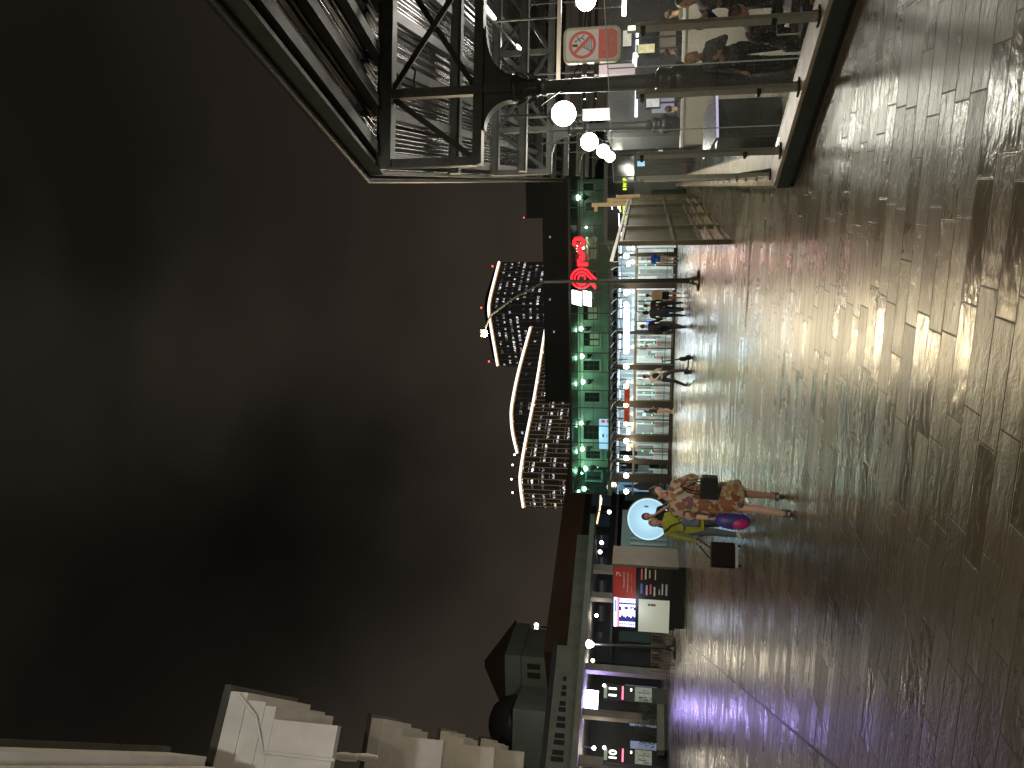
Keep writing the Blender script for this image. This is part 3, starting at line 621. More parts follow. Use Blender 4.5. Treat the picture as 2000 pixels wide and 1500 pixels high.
def gwin(y0, y1, x0, x1, lit):
    a, b, z0, z1 = frect(x0, x1, y0, y1, WD); a += .02; 
    mb = MB(); mb.box(a-.10, a, WD-.08, WD-.001, z0-.1, z1+.1); mb.box(b, b+.10, WD-.08, WD-.001, z0-.1, z1+.1); mb.box(a, b, WD-.08, WD-.001, z1, z1+.1); mb.box(a, b, WD-.10, WD-.001, z0-.12, z0)
    w = mb.build('window', gtrim_m, gb)
    MB().box(a, b, WD-.02, WD-.002, z0, z1).build('pane', win_d, w)
    mb = MB(); m_ = (a+b)/2; mb.box(m_-.03, m_+.03, WD-.05, WD-.021, z0, z1); mb.box(a, m_-.03, WD-.05, WD-.021, z0+(z1-z0)*.62, z0+(z1-z0)*.68); mb.box(m_+.03, b, WD-.05, WD-.021, z0+(z1-z0)*.62, z0+(z1-z0)*.68)
    mb.build('sash', frame_m, w)
    if lit:
        for q0, q1 in ((a+.05, m_-.05), (m_+.05, b-.05)): MB().box(q0, q1, WD-.03, WD-.021, z0+.05, z0+(z1-z0)*.6).build('blind', win_blind, w)
for w in [(358, 372, 1140, 1160, 0), (395, 412, 1144, 1163, 0), (462, 508, 1144, 1166, 1), (530, 548, 1144, 1163, 0), (598, 625, 1136, 1168, 1), (650, 676, 1140, 1171, 1), (704, 724, 1138, 1171, 0), (766, 785, 1142, 1171, 0), (831, 858, 1138, 1170, 0), (880, 896, 1144, 1172, 0), (920, 938, 1146, 1174, 0)]: gwin(*w)
# rooftop letters РЖД + emblem, red neon tubes on the glass front
red_n = emis('red_neon', (1.0, .012, .022), 3.2)
zs = 8.825
def q2(X, Y, d=-.25): s, z = fpx(1100+X/zs, 440+Y/zs, d); return Vector((s, d, z))
rz_ = thing('neon_railway_logo', 'red neon ring emblem and letters РЖД glowing on the glass front', 'sign', tuple(F(0, 0)), FA)
def neon(path, r, name):
    return MB().tube([q2(*p) for p in path], r, 8).build(name, red_n, rz_)
cx_, cy_ = 317, 915
def arc(rx, ry, a0, a1, n=18): return [(cx_+rx*math.cos(R(a0+(a1-a0)*i/n)), cy_+ry*math.sin(R(a0+(a1-a0)*i/n))) for i in range(n+1)]
em = MB().box(0, .01, 0, .01, 0, .01)
pr = .05
mb = MB(); mb.tube([q2(*p) for p in arc(175, 165, 75, 300, 26)] + [q2(565, 935)], pr, 8)
mb.build('emblem_arc', red_n, rz_)
MB().tube([q2(*p) for p in arc(120, 110, 160, 300, 18)] + [q2(520, 965)], pr*.9, 8).build('emblem_arc', red_n, rz_)
MB().tube([q2(*p) for p in arc(120, 110, 55, 150, 10)], pr*.9, 8).build('emblem_arc', red_n, rz_)
MB().tube([q2(*p) for p in arc(60, 58, 0, 360, 20)], pr*.95, 8).build('emblem_ring', red_n, rz_)
MB().tube([q2(*p) for p in arc(175, 165, 20, 75, 10)], pr, 8).build('emblem_arc', red_n, rz_)
neon([(450, 975), (560, 1095)], pr*.8, 'emblem_stroke'); neon([(515, 1000), (565, 1060)], pr*.7, 'emblem_stroke')
tk = .10
neon([(425, 672), (268, 672), (268, 700)], tk, 'letter'); neon([(268, 700), (268, 590), (278, 555), (350, 600)], tk*.9, 'letter')      # р
neon([(300, 540), (350, 590)], tk, 'letter'); neon([(355, 520), (265, 430)], tk*1.1, 'letter'); neon([(345, 510), (345, 590)], tk*.7, 'letter')   # ж
neon([(262, 440), (262, 330), (310, 380), (345, 350), (350, 260), (300, 228), (215, 232), (192, 270), (192, 350)], tk*.95, 'letter')              # д
bg_ = mat('sign_backing', (.02, .02, .02), .5)
mb = MB(); mb.beam(q2(150, 450, -.1), q2(150, 1000, -.1), .03, .03); mb.beam(q2(400, 450, -.1), q2(400, 1000, -.1), .03, .03); mb.build('support_rail', bg_, rz_)
pn = emis('white_panel_lit', (1.0, .99, .95), 5.0)
for pts, lab in (([(150, 1115), (310, 1150), (318, 1395), (152, 1350)], 'upper of the two slanted white lit panels left of the red neon emblem'), ([(342, 1121), (482, 1152), (487, 1405), (345, 1371)], 'lower of the two slanted white lit panels left of the red neon emblem')):
    P = [q2(*p) for p in pts]; o = F(0, 0); t = thing('slanted_light_panel', lab, 'sign', tuple(o), FA, 'white lit panels beside the emblem')
    MB().poly([p+Vector((0, .05, 0)) for p in P], (0, .1, 0)).build('casing', bg_, t); MB().poly(P, (0, .049, 0)).build('face', pn, t)
    c = sum(P, Vector())/4; lamp(t, c+Vector((0, -.4, 0)), 25, (1, 1, 1), .3, 'panel_glow')
# wall lanterns on the green wall
lan_e = emis('lantern_lit', (.80, 1.0, .80), 7.0)
lan0 = None
lamp(rz_, q2(300, 600, -.6), 60, (1, .05, .05), .5, 'neon_glow')
LY = [(1131, 386, 30), (1136, 642, 46), (1138, 696, 46), (1140, 746, 46), (1136, 827, 46), (1139, 877, 46), (1145, 915, 46), (1143, 955, 46)]
words_ = ['dim green wall lantern at the right end, beside the canopy corner', 'green-glowing wall lantern nearest to the slanted white panels', 'green-glowing wall lantern above the second window left of the white panels', 'green-glowing wall lantern above the white lamp cluster, middle of the row',
          'green-glowing wall lantern above the pale blue billboard, right one', 'green-glowing wall lantern above the left half of the pale blue billboard', 'green-glowing wall lantern second from the left corner of the glass band', 'green-glowing wall lantern at the very left corner of the glass band']
for i, (x, y, pw) in enumerate(LY):
    s, z = fpx(x, y, WD-.45); loc = F(s, WD-.45, z)
    if lan0 is None:
        t = thing('wall_lantern', words_[0], 'lamp', tuple(loc), FA, 'green-glowing wall lanterns behind the glass'); lan0 = t
        MB().lathe([(.03, -.10), (.14, -.02), (.17, .10), (.10, .15)], n=14).build('shade_glass', lan_e, t)
        mb = MB(); mb.tube([(0, 0, -.12), (0, .02, -.3), (0, .2, -.42), (0, .44, -.40)], .022, 8); mb.cbox((0, .43, -.40), (.14, .03, .34)); mb.build('bracket', black_m, t)
        MB().lathe([(.05, -.14), (.17, -.30), (.14, -.42), (.03, -.50)], n=12).build('scroll', black_m, t)
        lamp(t, (0, -.55, .25), 34, (.58, 1.0, .60), .12, 'lantern_light')
    else: t = dup(lan0, tuple(loc), FA, words_[i])
# white spot on the wall right of the letters
s, z = fpx(1145, 444, WD-.3); t = thing('spot_lamp', 'small bare white wall lamp right of the red letters', 'lamp', tuple(F(s, WD-.3, z)), FA)
MB().ell((0, 0, 0), .07, 10, 6).build('bulb', emis('bulb_lit', (1, 1, 1), 12), t); MB().beam((0, .06, 0), (0, .29, 0), .05).build('bracket', black_m, t)
# billboard inside the upper band
s0, s1, z0, z1 = frect(1169, 1187, 817, 878, 2.2); t = thing('billboard', 'pale blue lit billboard behind the glass band', 'billboard', tuple(F(s0, 2.2, z0)), FA)
w, h = s1-s0, z1-z0; MB().box(0, w, 0, .12, 0, h).build('casing', frame_m, t); MB().box(.03, w-.03, -.01, -.001, .03, h-.03).build('face', emis('board_blue', (.55, .72, 1.0), .95), t)
MB().ell((w*.45, -.02, h*.5), (.12, .008, .05)).build('fish_mark', black_m, t); MB().box(w*.86, w*.95, -.016, -.011, h*.3, h*.7).build('red_mark', emis('mark_red', (.8, .1, .1), .8), t)
lamp(t, (w/2, -.4, h+.3), 30, (.55, .8, 1), .3, 'board_glow')
# poster with a dark silhouette at the glass corner
s0, s1, z0, z1 = frect(1208, 1290, 938, 961, .6); t = thing('lit_poster', 'pale blue lit poster with a dark figure shape at the left corner of the pavilion', 'poster', tuple(F(s0, .6, z0)), FA)
w, h = s1-s0, z1-z0; MB().box(0, w, 0, .1, 0, h).build('casing', frame_m, t); MB().box(.03, w-.03, -.01, -.001, .03, h-.03).build('face', emis('poster_blue', (.35, .55, .8), .42), t)
MB().poly([(w*.2, -.02, 0.04), (w*.16, -.02, h*.5), (w*.35, -.02, h*.62), (w*.4, -.02, h*.85), (w*.55, -.02, h*.9), (w*.62, -.02, h*.62), (w*.9, -.02, h*.45), (w*.8, -.02, .04)], (0, .008, 0)).build('figure_shape', mat('poster_dark', (.02, .025, .03), .4), t)
# ---------------------------------------------------------------- steel and glass awning over the doors
aw = thing('entrance_awning', 'glass entrance awning on arched black steel brackets with a row of round lamps', 'awning', tuple(F(0, 0)), FA)
AD = -2.6; AZ = fpx(1190, 720, AD)[1]; AS0 = fpx(1200, 940, AD)[0]; AS1 = fpx(1200, 484, AD)[0]
mb = MB(); mb.add([(AS0, AD, AZ), (AS1, AD, AZ), (AS1, -.2, AZ+.22), (AS0, -.2, AZ+.22), (AS0, AD, AZ+.02), (AS1, AD, AZ+.02), (AS1, -.2, AZ+.24), (AS0, -.2, AZ+.24)], [(0,3,2,1),(4,5,6,7),(0,1,5,4),(1,2,6,5),(2,3,7,6),(3,0,4,7)])
mb.build('glass_roof', glassm('awning_glass', (.7, .85, .85), .9, .05, speck=.3), aw)
MB().beam((AS0, AD, AZ-.02), (AS1, AD, AZ-.02), .06, .10).build('edge_beam', frame_m, aw)
MB().beam((AS0, AD+.9, AZ+.02), (AS1, AD+.9, AZ+.02), .05, .06).build('edge_beam', frame_m, aw)
MB().beam((AS0, AD+.1, AZ-.40), (AS1, AD+.1, AZ-.40), .05, .05).build('edge_beam', frame_m, aw)
n = 22
for i in range(n+1):
    s = AS0+(AS1-AS0)*i/n; mb = MB()
    mb.tube([(s, -.12, AZ-.75), (s, -.5, AZ-.42), (s, -1.2, AZ-.16), (s, AD+.1, AZ-.05)], .03, 6); mb.tube([(s, -.12, AZ-.35), (s, -.9, AZ-.32), (s, AD+.1, AZ-.4)], .02, 6); mb.beam((s, AD+.1, AZ-.4), (s, AD+.1, AZ), .03)
    mb.beam((s, -.12, AZ-.9), (s, -.12, AZ+.2), .06, .05, up=(0, 1, 0)); mb.build('bracket', mat('bracket_bronze', (.06, .055, .045), .35, metal=.6), aw)
LX = [500, 517, 571, 595, 716, 755, 791, 827, 845, 861, 877, 895, 929, 960]
aw0 = None
aw_e = emis('awning_globe_lit', (1.0, .84, .52), 24.0)
nbs = ['above the right edge doors', 'above the blue-shirted pedestrian', 'right of the white lit sign, by the lamp post', 'touching the right end of the white lit sign', 'left of the white lit sign', 'at the right end of the red banner', 'over the middle of the red banner', 'at the left end of the red banner', 'smaller, just left of the red banner', 'second large one left of the red banner', 'smaller, between two large ones left of the red banner', 'third large one left of the red banner', 'fourth large one left of the red banner', 'leftmost, beside the lit poster']
for i, y in enumerate(LX):
    small = y in (517, 845, 877); d = AD+.05 if not small else -.8
    s, z = fpx(1223 if not small else 1227, y, d); loc = F(s, d, z)
    if aw0 is None:
        t = thing('awning_lamp', '', 'lamp', tuple(loc), FA, 'round lamps hanging under the entrance awning'); aw0 = t
        MB().lathe([(.02, -.14), (.10, -.10), (.135, 0), (.11, .09), (.05, .13)], n=14).build('globe', aw_e, t)
        MB().lathe([(.06, .12), (.05, .20), (.02, .22)], n=10).tube([(0, 0, .2), (0, 0, AZ-.42-z)], .015, 6).build('stem', black_m, t)
        lamp(t, (0, 0, -.28), 24, (1, .80, .48), .13, 'awning_lamp_light')
    else: t = dup(aw0, tuple(loc), FA)
    if small: t.scale = (.7, .7, .7)
    t['label'] = 'round awning lamp, ' + nbs[i]
# white lit fascia sign and red banner
def board(y0, y1, x0, x1, d, lab, m, nm, fm):
    s0, s1, z0, z1 = frect(x0, x1, y0, y1, d); t = thing(nm, lab, 'sign', tuple(F(s0, d, z0)), FA); w, h = s1-s0, z1-z0
    MB().box(0, w, 0, .12, 0, h).build('casing', fm, t); MB().box(.03, w-.03, -.015, -.001, .03, h-.03).build('face', m, t); return t, w, h
t, w, h = board(602, 692, 1217, 1230, AD-.05, 'long white lit fascia sign with a small blue mark hanging under the awning', emis('fascia_white', (.95, .98, 1.0), 6.0), 'fascia_sign', frame_m)
MB().box(w-.22, w-.12, -.022, -.016, h*.35, h*.65).build('logo_mark', emis('logo_blue', (.05, .12, .35), .6), t)
text_part('ВХОД НА ВОКЗАЛ', h*.3, w*.42, emis('sign_pink', (1, .55, .65), 4.0), t, (w*.08, -.02, h*.35), (1, 0, 0), (0, 0, 1))
for k in range(3): lamp(t, (w*(.2+.3*k), -.5, -.05), 45, (.80, .90, 1), .3, 'fascia_glow')
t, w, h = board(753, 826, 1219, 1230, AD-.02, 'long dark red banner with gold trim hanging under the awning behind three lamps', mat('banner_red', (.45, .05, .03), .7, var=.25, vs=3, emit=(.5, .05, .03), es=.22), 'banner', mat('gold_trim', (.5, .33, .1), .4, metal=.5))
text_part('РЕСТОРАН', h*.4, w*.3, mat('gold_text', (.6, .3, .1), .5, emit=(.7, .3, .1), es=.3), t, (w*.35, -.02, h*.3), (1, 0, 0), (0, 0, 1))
# hanging cameras / brackets seen dark against the white sign
# yellow-green lit lettering on the right wing and the wing itself
wing = thing('side_wing', 'dim grey-green side wing of the station with reflecting glass beside the platform gate', 'building', tuple(F(0, 0)), FA)
s0 = fpx(1200, 478, -1.2)[0]; s1 = SR+7
MB().box(s0, s1, -1.0, -.2, 0.02, 3.9).build('wall', mat('wing_wall', (.09, .11, .10), .5, var=.2, vs=1), wing)
MB().box(s0+.2, s1-.5, -1.05, -1.001, 2.35, 3.7).build('glazing', mat('wing_glass', (.01, .012, .014), .08, spec=.8), wing)
for i in range(7):
    s = s0+.2+(s1-s0-.7)*i/6; MB().box(s-.03, s+.03, -1.10, -1.051, 2.35, 3.7).build('mullion', frame_m, wing)
yg = emis('yellow_green_lit', (.62, 1.0, .02), 3.0)
s0, _, z0, z1 = frect(1217.5, 1223.5, 397, 436, -1.3); w = fpx(1220, 397, -1.3)[0]-s0
t = thing('lit_lettering', 'yellow-green lit shop lettering on the side wing, left part of the row', 'sign', tuple(F(s0, -1.3, z0)), FA, 'yellow-green shop lettering'); text_part('S МАРКЕТ', (z1-z0)*1.15, w, yg, t, (0, 0, 0), (1, 0, 0), (0, 0, 1), depth=.02, bold=.03); MB().box(-.02, w+.02, .05, .09, -.04, 0).build('support_rail', black_m, t)
s0, _, z0, z1 = frect(1217.5, 1223.5, 348, 371, -1.3); w = fpx(1220, 348, -1.3)[0]-s0
t = thing('lit_lettering', 'yellow-green lit shop lettering on the side wing, right part next to the glass railing', 'sign', tuple(F(s0, -1.3, z0)), FA, 'yellow-green shop lettering'); text_part('S МАР', (z1-z0)*1.15, w, yg, t, (0, 0, 0), (1, 0, 0), (0, 0, 1), depth=.02, bold=.03); MB().box(-.02, w+.02, .05, .09, -.04, 0).build('support_rail', black_m, t)
for (y0, y1, x) in [(381, 392, 1207), (398, 408, 1208), (400, 414, 1212), (417, 445, 1210), (448, 468, 1214), (402, 409, 1196)]:
    a = fpx(x, y1, -1.25); b = fpx(x-1.5, y0, -1.25); t = thing('strip_light', 'thin white strip light on the side wing glass %s' % {381: 'above the short lettering gap', 398: 'just left of the wooden poles', 400: 'lower one by the wooden poles', 417: 'longest one over the slatted gate', 448: 'sloping at the wing’s left end', 402: 'highest short one'}[y0], 'lamp', tuple(F(a[0], -1.25, a[1])), FA, 'strip lights on the side wing')
    MB().beam((0, 0, 0), (b[0]-a[0], 0, b[1]-a[1]), .04, .04).build('tube', emis('strip_blue', (.85, .88, 1), 5), t); MB().beam((0, .05, .03), (b[0]-a[0], .05, b[1]-a[1]+.03), .06, .04).build('housing', black_m, t)
# ---------------------------------------------------------------- slatted sliding gate and wooden poles
gt_m = mat('gate_olive', (.12, .108, .068), .45, metal=.2, var=.25, vs=5)
ga = gz(1428, 472); gb_ = gz(1362, 386); gd = (gb_-ga).normalized(); gL = (gb_-ga).length; gn = Vector((gd.y, -gd.x, 0)); GH = 2.3
ggt = thing('slatted_gate', 'long olive slatted metal sliding gate beside the platform', 'gate', tuple(ga), math.atan2(gd.y, gd.x))
gh = [(0.0, .1), (gL*.24, .08), (gL*.5, .08), (gL*.76, .08), (gL, .1)]
for s, w in gh: MB().box(s-w/2, s+w/2, -.05, .05, 0, GH-.02).build('post', gt_m, ggt)
for z in (.10, .34, .58, GH*.5, GH-.06): MB().box(-.1, gL+.1, -.035, .035, z-.03, z+.03).build('rail', gt_m, ggt)
mb = MB()
for i in range(int(gL/.14)):
    s = .07+i*.14; mb.box(s-.045, s+.045, .038, .05, .62, GH-.1)
o = mb.build('slat_panel', mat('gate_slats', (.085, .078, .045), .5, var=.3, vs=4), ggt)
bt = at(1209, 527, 13.0)-ga; q = Matrix.Rotation(-math.atan2(gd.y, gd.x), 3, 'Z') @ Vector((bt.x, bt.y, bt.z))
MB().beam((gL, 0, GH+.03), (-2.6, 0, GH+.03), .08, .06).build('top_beam', gt_m, ggt)
mb = MB(); mb.box(-2.6, -2.52, -.03, .03, GH-.1, GH); mb.build('beam_end', gt_m, ggt)
wood = mat('pole_wood', (.45, .33, .18), .6, var=.2, vs=8)
for (x0, x1, y, lab) in ((1156, 1247, 399, 'tallest of the three light wooden poles above the slatted gate'), (1186, 1250, 390, 'middle one of the three light wooden poles above the slatted gate'), (1203, 1250, 384, 'shortest of the three light wooden poles above the slatted gate')):
    Y = 27.5; a = at(x1, y-1, Y); b = at(x0, y+1.5, Y); t = thing('wooden_pole', lab, 'pole', (a.x, a.y, 0), 0, 'wooden poles by the platform gate')
    o = Vector((a.x, a.y, 0)); MB().beam(a-o-UP*a.z*.0, b-o, .13, .09).build('batten', wood, t); MB().box(-.05, .05, .06, .14, 0, a.z+.2).build('stake', gt_m, t)
    MB().cbox(tuple(b-o+Vector((-.12, 0, -.15))), (.22, .08, .12)).build('hook', wood, t)
# box by the platform edge
p = gz(1375, 372); t = thing('switch_cabinet', 'dark green steel cabinet between the slatted gate and the glass railing', 'cabinet', (8.0, 34.0, 0), FA)
MB().cbox((0, 0, .75), (1.6, .5, 1.5), .04).build('body', mat('cabinet_green', (.012, .03, .022), .45), t); MB().cbox((0, -.27, .75), (1.4, .03, 1.3)).build('door', mat('cabinet_green2', (.016, .036, .028), .4), t)

# ---------------------------------------------------------------- tall lamp post with the bright luminaire
pm = mat('lamp_post_black', (.03, .032, .03), .35, metal=.5)
def lamp_post(loc, label, ktop, arm, lumi, pw, es=60.0, group='tall plaza lamp posts', rz=0.0, col=(1, .86, .62)):
    t = thing('lamp_post', label, 'lamp post', loc, rz, group)
    MB().tube([(0, 0, .1), (0, 0, ktop)], [.085, .055], 12).build('pole', pm, t)
    MB().lathe([(.34, 0), (.34, .05), (.16, .08), (.13, .22), (.09, .3)], n=18).build('base_plate', pm, t)
    MB().tube([(0, 0, ktop-.02), Vector((0, 0, ktop)).lerp(Vector(arm), .5)+Vector((0, 0, .15)), arm], [.05, .04, .035], 10).build('arm', pm, t)
    A = Vector(arm); B = Vector(lumi)
    mb = MB(); mb.tube([A, A.lerp(B, .7)], .03, 8); mb.cbox(tuple(B+Vector((0, .05, .085))), (.26, .16, .04), .012); mb.build('luminaire', pm, t)
    MB().ell(tuple(B-Vector((0, 0, .03))), (.12, .11, .09), 16, 10).build('light_glass', emis('luminaire_lit', (1, .84, .52), es), t)
    lamp(t, tuple(B+Vector((0, -.1, -.12))), pw, col, .30, 'post_light')
    return t
base = gz(1365, 548); Yp = base.y
k = at(1062, 556, Yp); a_ = at(957, 617, Yp-.6); l_ = at(945, 651, Yp-.9)
lamp_post(tuple(base), 'tall black lamp post with leaning arm and dazzling luminaire in front of the station', k.z, tuple(a_-base), tuple(l_-base), 1750, es=30, col=(1, .80, .48))
# assumed lamp posts, added out of view as fill for foreground and white building
lamp_post((9.5, -9.0, 0), 'assumed tall lamp post, added unseen behind the viewer, lighting the plaza', 7.0, (-1.2, .5, 8.6), (-1.9, .8, 8.7), 2600)
lamp_post((-3.0, -14.0, 0), 'assumed tall lamp post, added unseen behind the viewer on the left side of the plaza', 7.0, (1.2, .5, 8.6), (1.9, .8, 8.7), 1500)  # also unseen, assumed from the light on the white building
# lit lamp post on the left by the stacked chairs
b2 = gz(1318, 1266); t = thing('lamp_post', 'slim lamp post with bright head beside the stacked wicker chairs', 'lamp post', tuple(b2), 0, 'smaller lamp posts by the pavilion'); top = at(1150, 1258, b2.y)-b2
MB().tube([(0, 0, .1), tuple(Vector((top.x*.8, 0, top.z-.3)))], [.09, .05], 10).build('pole', pm, t); MB().lathe([(.5, 0), (.5, .06), (.16, .1), (.12, .4), (.09, .5)], n=16).build('base_plate', pm, t)
MB().lathe([(.05, -.25), (.16, -.12), (.20, .05), (.06, .14)], c=tuple(top), n=12).build('light_glass', emis('post_head_lit', (1, .93, .78), 22), t)
MB().tube([tuple(top+Vector((0, 0, .1))), tuple(top+Vector((0, 0, .3)))], .05, 8).build('cap', pm, t); lamp(t, tuple(top-Vector((0, .3, .35))), 130, (1, .87, .66), .2, 'post_light')

# ---------------------------------------------------------------- white building at the left
WO = gz(0, 1448, 9.0); WO.z = 0; we = Vector((-.45, .893, 0)).normalized(); wn2 = Vector((.893, .45, 0)).normalized(); WA = math.atan2(we.y, we.x)
wh_m = mat('white_stucco', (.64, .62, .59), .75, var=.12, vs=1.5, bump=.2, bs=14); flash_m = mat('roof_flashing', (.07, .072, .06), .5, metal=.4, var=.3, vs=3)
wbt = thing('white_building', 'white classical building with heavy stepped cornice blocks along its roofline', 'building', tuple(WO), WA)
# local x = along the facade (away), local -y = towards the plaza
def wbox(s0, s1, n0, n1, z0, z1): return MB().box(s0, s1, -n1, -n0, z0, z1)
wbox(-9, 60, -8, -1.3, 0, 8.7).build('wall', wh_m, wbt)
wbox(-9, 3.4, -.9, -.05, 8.25, 8.9).build('cornice', wh_m, wbt); wbox(-9, 3.4, -.9, -.18, 7.9, 8.249).build('frieze', wh_m, wbt); wbox(-9, 3.45, -1, .03, 8.9, 9.02).build('flashing', flash_m, wbt)
wbox(3.4, 60, -1.3, -.85, 8.0, 8.6).build('cornice', wh_m, wbt); wbox(3.4, 60, -1.4, -.8, 8.6, 8.72).build('flashing', flash_m, wbt)
for (s, nmax) in ((4.86, 1.0), (12.95, 1.0), (21.2, .98), (29.4, .98)):
    wbox(s+.09, s+.26, -1.2, .58, 6.82, 8.0).build('pier', wh_m, wbt)
    wbox(s+.07, s+2.9, -1.2, .78, 8.0, 8.2).build('moulding', wh_m, wbt); wbox(s+.04, s+2.9, -1.2, .84, 8.2, 8.55).build('moulding', wh_m, wbt); wbox(s, s+2.9, -1.2, .96, 8.55, 8.88).build('cornice_block', wh_m, wbt)
    wbox(s-.05, s+2.95, -1.2, 1.06, 8.88, 9.0).build('flashing', flash_m, wbt)
    if s < 6: MB().tube([(s+.05, -.05, 6.75), (s+.05, -.05, 8.05), (s-.03, -.6, 8.3), (s-.08, -.92, 8.7)], .03, 8).build('downpipe', wh_m, wbt)
for s in (8.2, 9.6):
    MB().lathe([(.07, 0), (.09, .25), (.05, .6), (.01, 1.2)], c=(s, -.05, 7.5), n=12).build('finial', wh_m, wbt)

# ---------------------------------------------------------------- far office towers with lit rims
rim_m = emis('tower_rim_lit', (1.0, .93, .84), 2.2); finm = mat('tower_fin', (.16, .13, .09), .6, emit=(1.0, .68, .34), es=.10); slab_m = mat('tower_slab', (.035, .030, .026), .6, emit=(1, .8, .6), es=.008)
def tower_glass(name, sx, sy, dens, br):
    m = bpy.data.materials.new(name); m.use_nodes = True; nt = m.node_tree; L = nt.links; b = nt.nodes['Principled BSDF']
    b.inputs['Base Color'].default_value = (.012, .013, .015, 1); b.inputs['Roughness'].default_value = .3
    u = N(nt, 'ShaderNodeUVMap'); s = N(nt, 'ShaderNodeSeparateXYZ'); L.new(u.outputs[0], s.inputs[0])
    def M(op, a, b_=None):
        n = N(nt, 'ShaderNodeMath', operation=op)
        for i, v in enumerate((a, b_)):
            if v is None: continue
            if isinstance(v, (int, float)): n.inputs[i].default_value = v
            else: L.new(v, n.inputs[i])
        return n.outputs[0]
    X = M('DIVIDE', s.outputs[0], sx); Y = M('DIVIDE', s.outputs[1], sy); cx = M('FLOOR', X); cy = M('FLOOR', Y); fx = M('FRACT', X); fy = M('FRACT', Y)
    cv = N(nt, 'ShaderNodeCombineXYZ'); L.new(cx, cv.inputs[0]); L.new(cy, cv.inputs[1])
    w = N(nt, 'ShaderNodeTexWhiteNoise', noise_dimensions='2D'); L.new(cv.outputs[0], w.inputs['Vector'])
    sc_ = N(nt, 'ShaderNodeSeparateColor'); L.new(w.outputs['Color'], sc_.inputs[0])
    on = M('GREATER_THAN', sc_.outputs[0], 1-dens)
    ix = M('MULTIPLY', M('GREATER_THAN', fx, .12), M('LESS_THAN', fx, .88)); iy = M('MULTIPLY', M('GREATER_THAN', fy, .30), M('LESS_THAN', fy, .78))
    nz_ = N(nt, 'ShaderNodeTexNoise'); nz_.inputs['Scale'].default_value = 1.1; L.new(u.outputs[0], nz_.inputs['Vector'])
    st = M('MULTIPLY', M('MULTIPLY', on, M('MULTIPLY', ix, iy)), M('MULTIPLY', M('POWER', sc_.outputs[1], 2.5), br)); st = M('MULTIPLY', st, M('ADD', .1, M('MULTIPLY', M('GREATER_THAN', nz_.outputs['Fac'], .5), 1.4)))
    st = M('ADD', st, .006)
    r = N(nt, 'ShaderNodeValToRGB'); e = r.color_ramp.elements; e[0].color = (1, .82, .58, 1); e[1].position = .45; e[1].color = (.92, .96, 1, 1); L.new(sc_.outputs[2], r.inputs[0]); L.new(r.outputs[0], b.inputs['Emission Color']); L.new(st, b.inputs['Emission Strength'])
    return m
def tower(name_lab, pts, H, zb, fin_step, floor_h, gm_, fins=True, thick=26, rimh=2.2, group='office towers with lit rims'):
    P = [gz(x, y, H) for x, y in pts]; c = P[0].copy(); c.z = 0
    t = thing('office_tower', name_lab, 'tower', tuple(c), 0, group)
    # smooth the rim line
    Q = []
    for i in range(len(P)-1):
        p_1 = P[max(i-1, 0)]; p0_, p1_ = P[i], P[i+1]; p2_ = P[min(i+2, len(P)-1)]
        for k in range(6):
            u = k/6; Q.append(.5*((2*p0_)+(-p_1+p1_)*u+(2*p_1-5*p0_+4*p1_-p2_)*u*u+(-p_1+3*p0_-3*p1_+p2_)*u**3))
    Q.append(P[-1]); Q = [Vector((q.x-c.x, q.y-c.y, 0)) for q in Q]
    me = bpy.data.meshes.new('facade'); vs = []; fs = []; uv = []; L_ = 0
    for i, q in enumerate(Q):
        if i: L_ += (q-Q[i-1]).length
        vs += [(q.x, q.y, zb), (q.x, q.y, H-1)]; uv.append(L_)
    fs = [(2*i, 2*i+2, 2*i+3, 2*i+1) for i in range(len(Q)-1)]
    me.from_pydata(vs, [], fs); ul = me.uv_layers.new(name='UVMap'); li = 0
    for i in range(len(Q)-1):
        for (j, z) in ((i, zb), (i+1, zb), (i+1, H-1), (i, H-1)): ul.data[li].uv = (uv[j], z); li += 1
    me.materials.append(gm_); o = bpy.data.objects.new('facade', me); C.objects.link(o); o.parent = t
    back = Vector((0, thick, 0))
    MB().add([tuple(q+UP*(H-.9)) for q in Q]+[tuple(q+back+UP*(H-.9)) for q in Q], [(i, i+1, len(Q)+i+1, len(Q)+i) for i in range(len(Q)-1)]).build('roof', slab_m, t)
    mb = MB()
    for q in (Q[0], Q[-1]): mb.add([q+UP*zb, q+back+UP*zb, q+back+UP*(H-.9), q+UP*(H-.9)], [(0, 1, 2, 3)])
    mb.build('end_wall', slab_m, t)
    mb = MB(); mb.tube([q+UP*(H-rimh/2)+Vector((0, -.9, 0)) for q in Q], rimh/2, 8); mb.build('rim_light', rim_m, t)
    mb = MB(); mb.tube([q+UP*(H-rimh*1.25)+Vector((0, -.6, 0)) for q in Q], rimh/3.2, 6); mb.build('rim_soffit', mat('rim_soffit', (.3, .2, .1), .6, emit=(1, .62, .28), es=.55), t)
    z = H-floor_h
    while z > zb:
        mb = MB()
        for i in range(len(Q)-1): mb.beam(Q[i]+UP*z+Vector((0, -.3, 0)), Q[i+1]+UP*z+Vector((0, -.3, 0)), .5, 1.0)
        z -= floor_h; mb.build('floor_band', slab_m, t)
    acc = 0; nextf = 0; mb = MB()
    for i in range(len(Q)-1):
        sl = (Q[i+1]-Q[i]).length
        while nextf <= acc+sl:
            q = Q[i].lerp(Q[i+1], (nextf-acc)/sl); mb.beam(q+UP*zb+Vector((0, -.7, 0)), q+UP*(H-rimh)+Vector((0, -.7, 0)), .6, .22, up=(1, 0, 0)); nextf += fin_step
        acc += sl
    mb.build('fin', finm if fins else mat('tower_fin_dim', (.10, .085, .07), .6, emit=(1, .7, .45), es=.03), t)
    return t
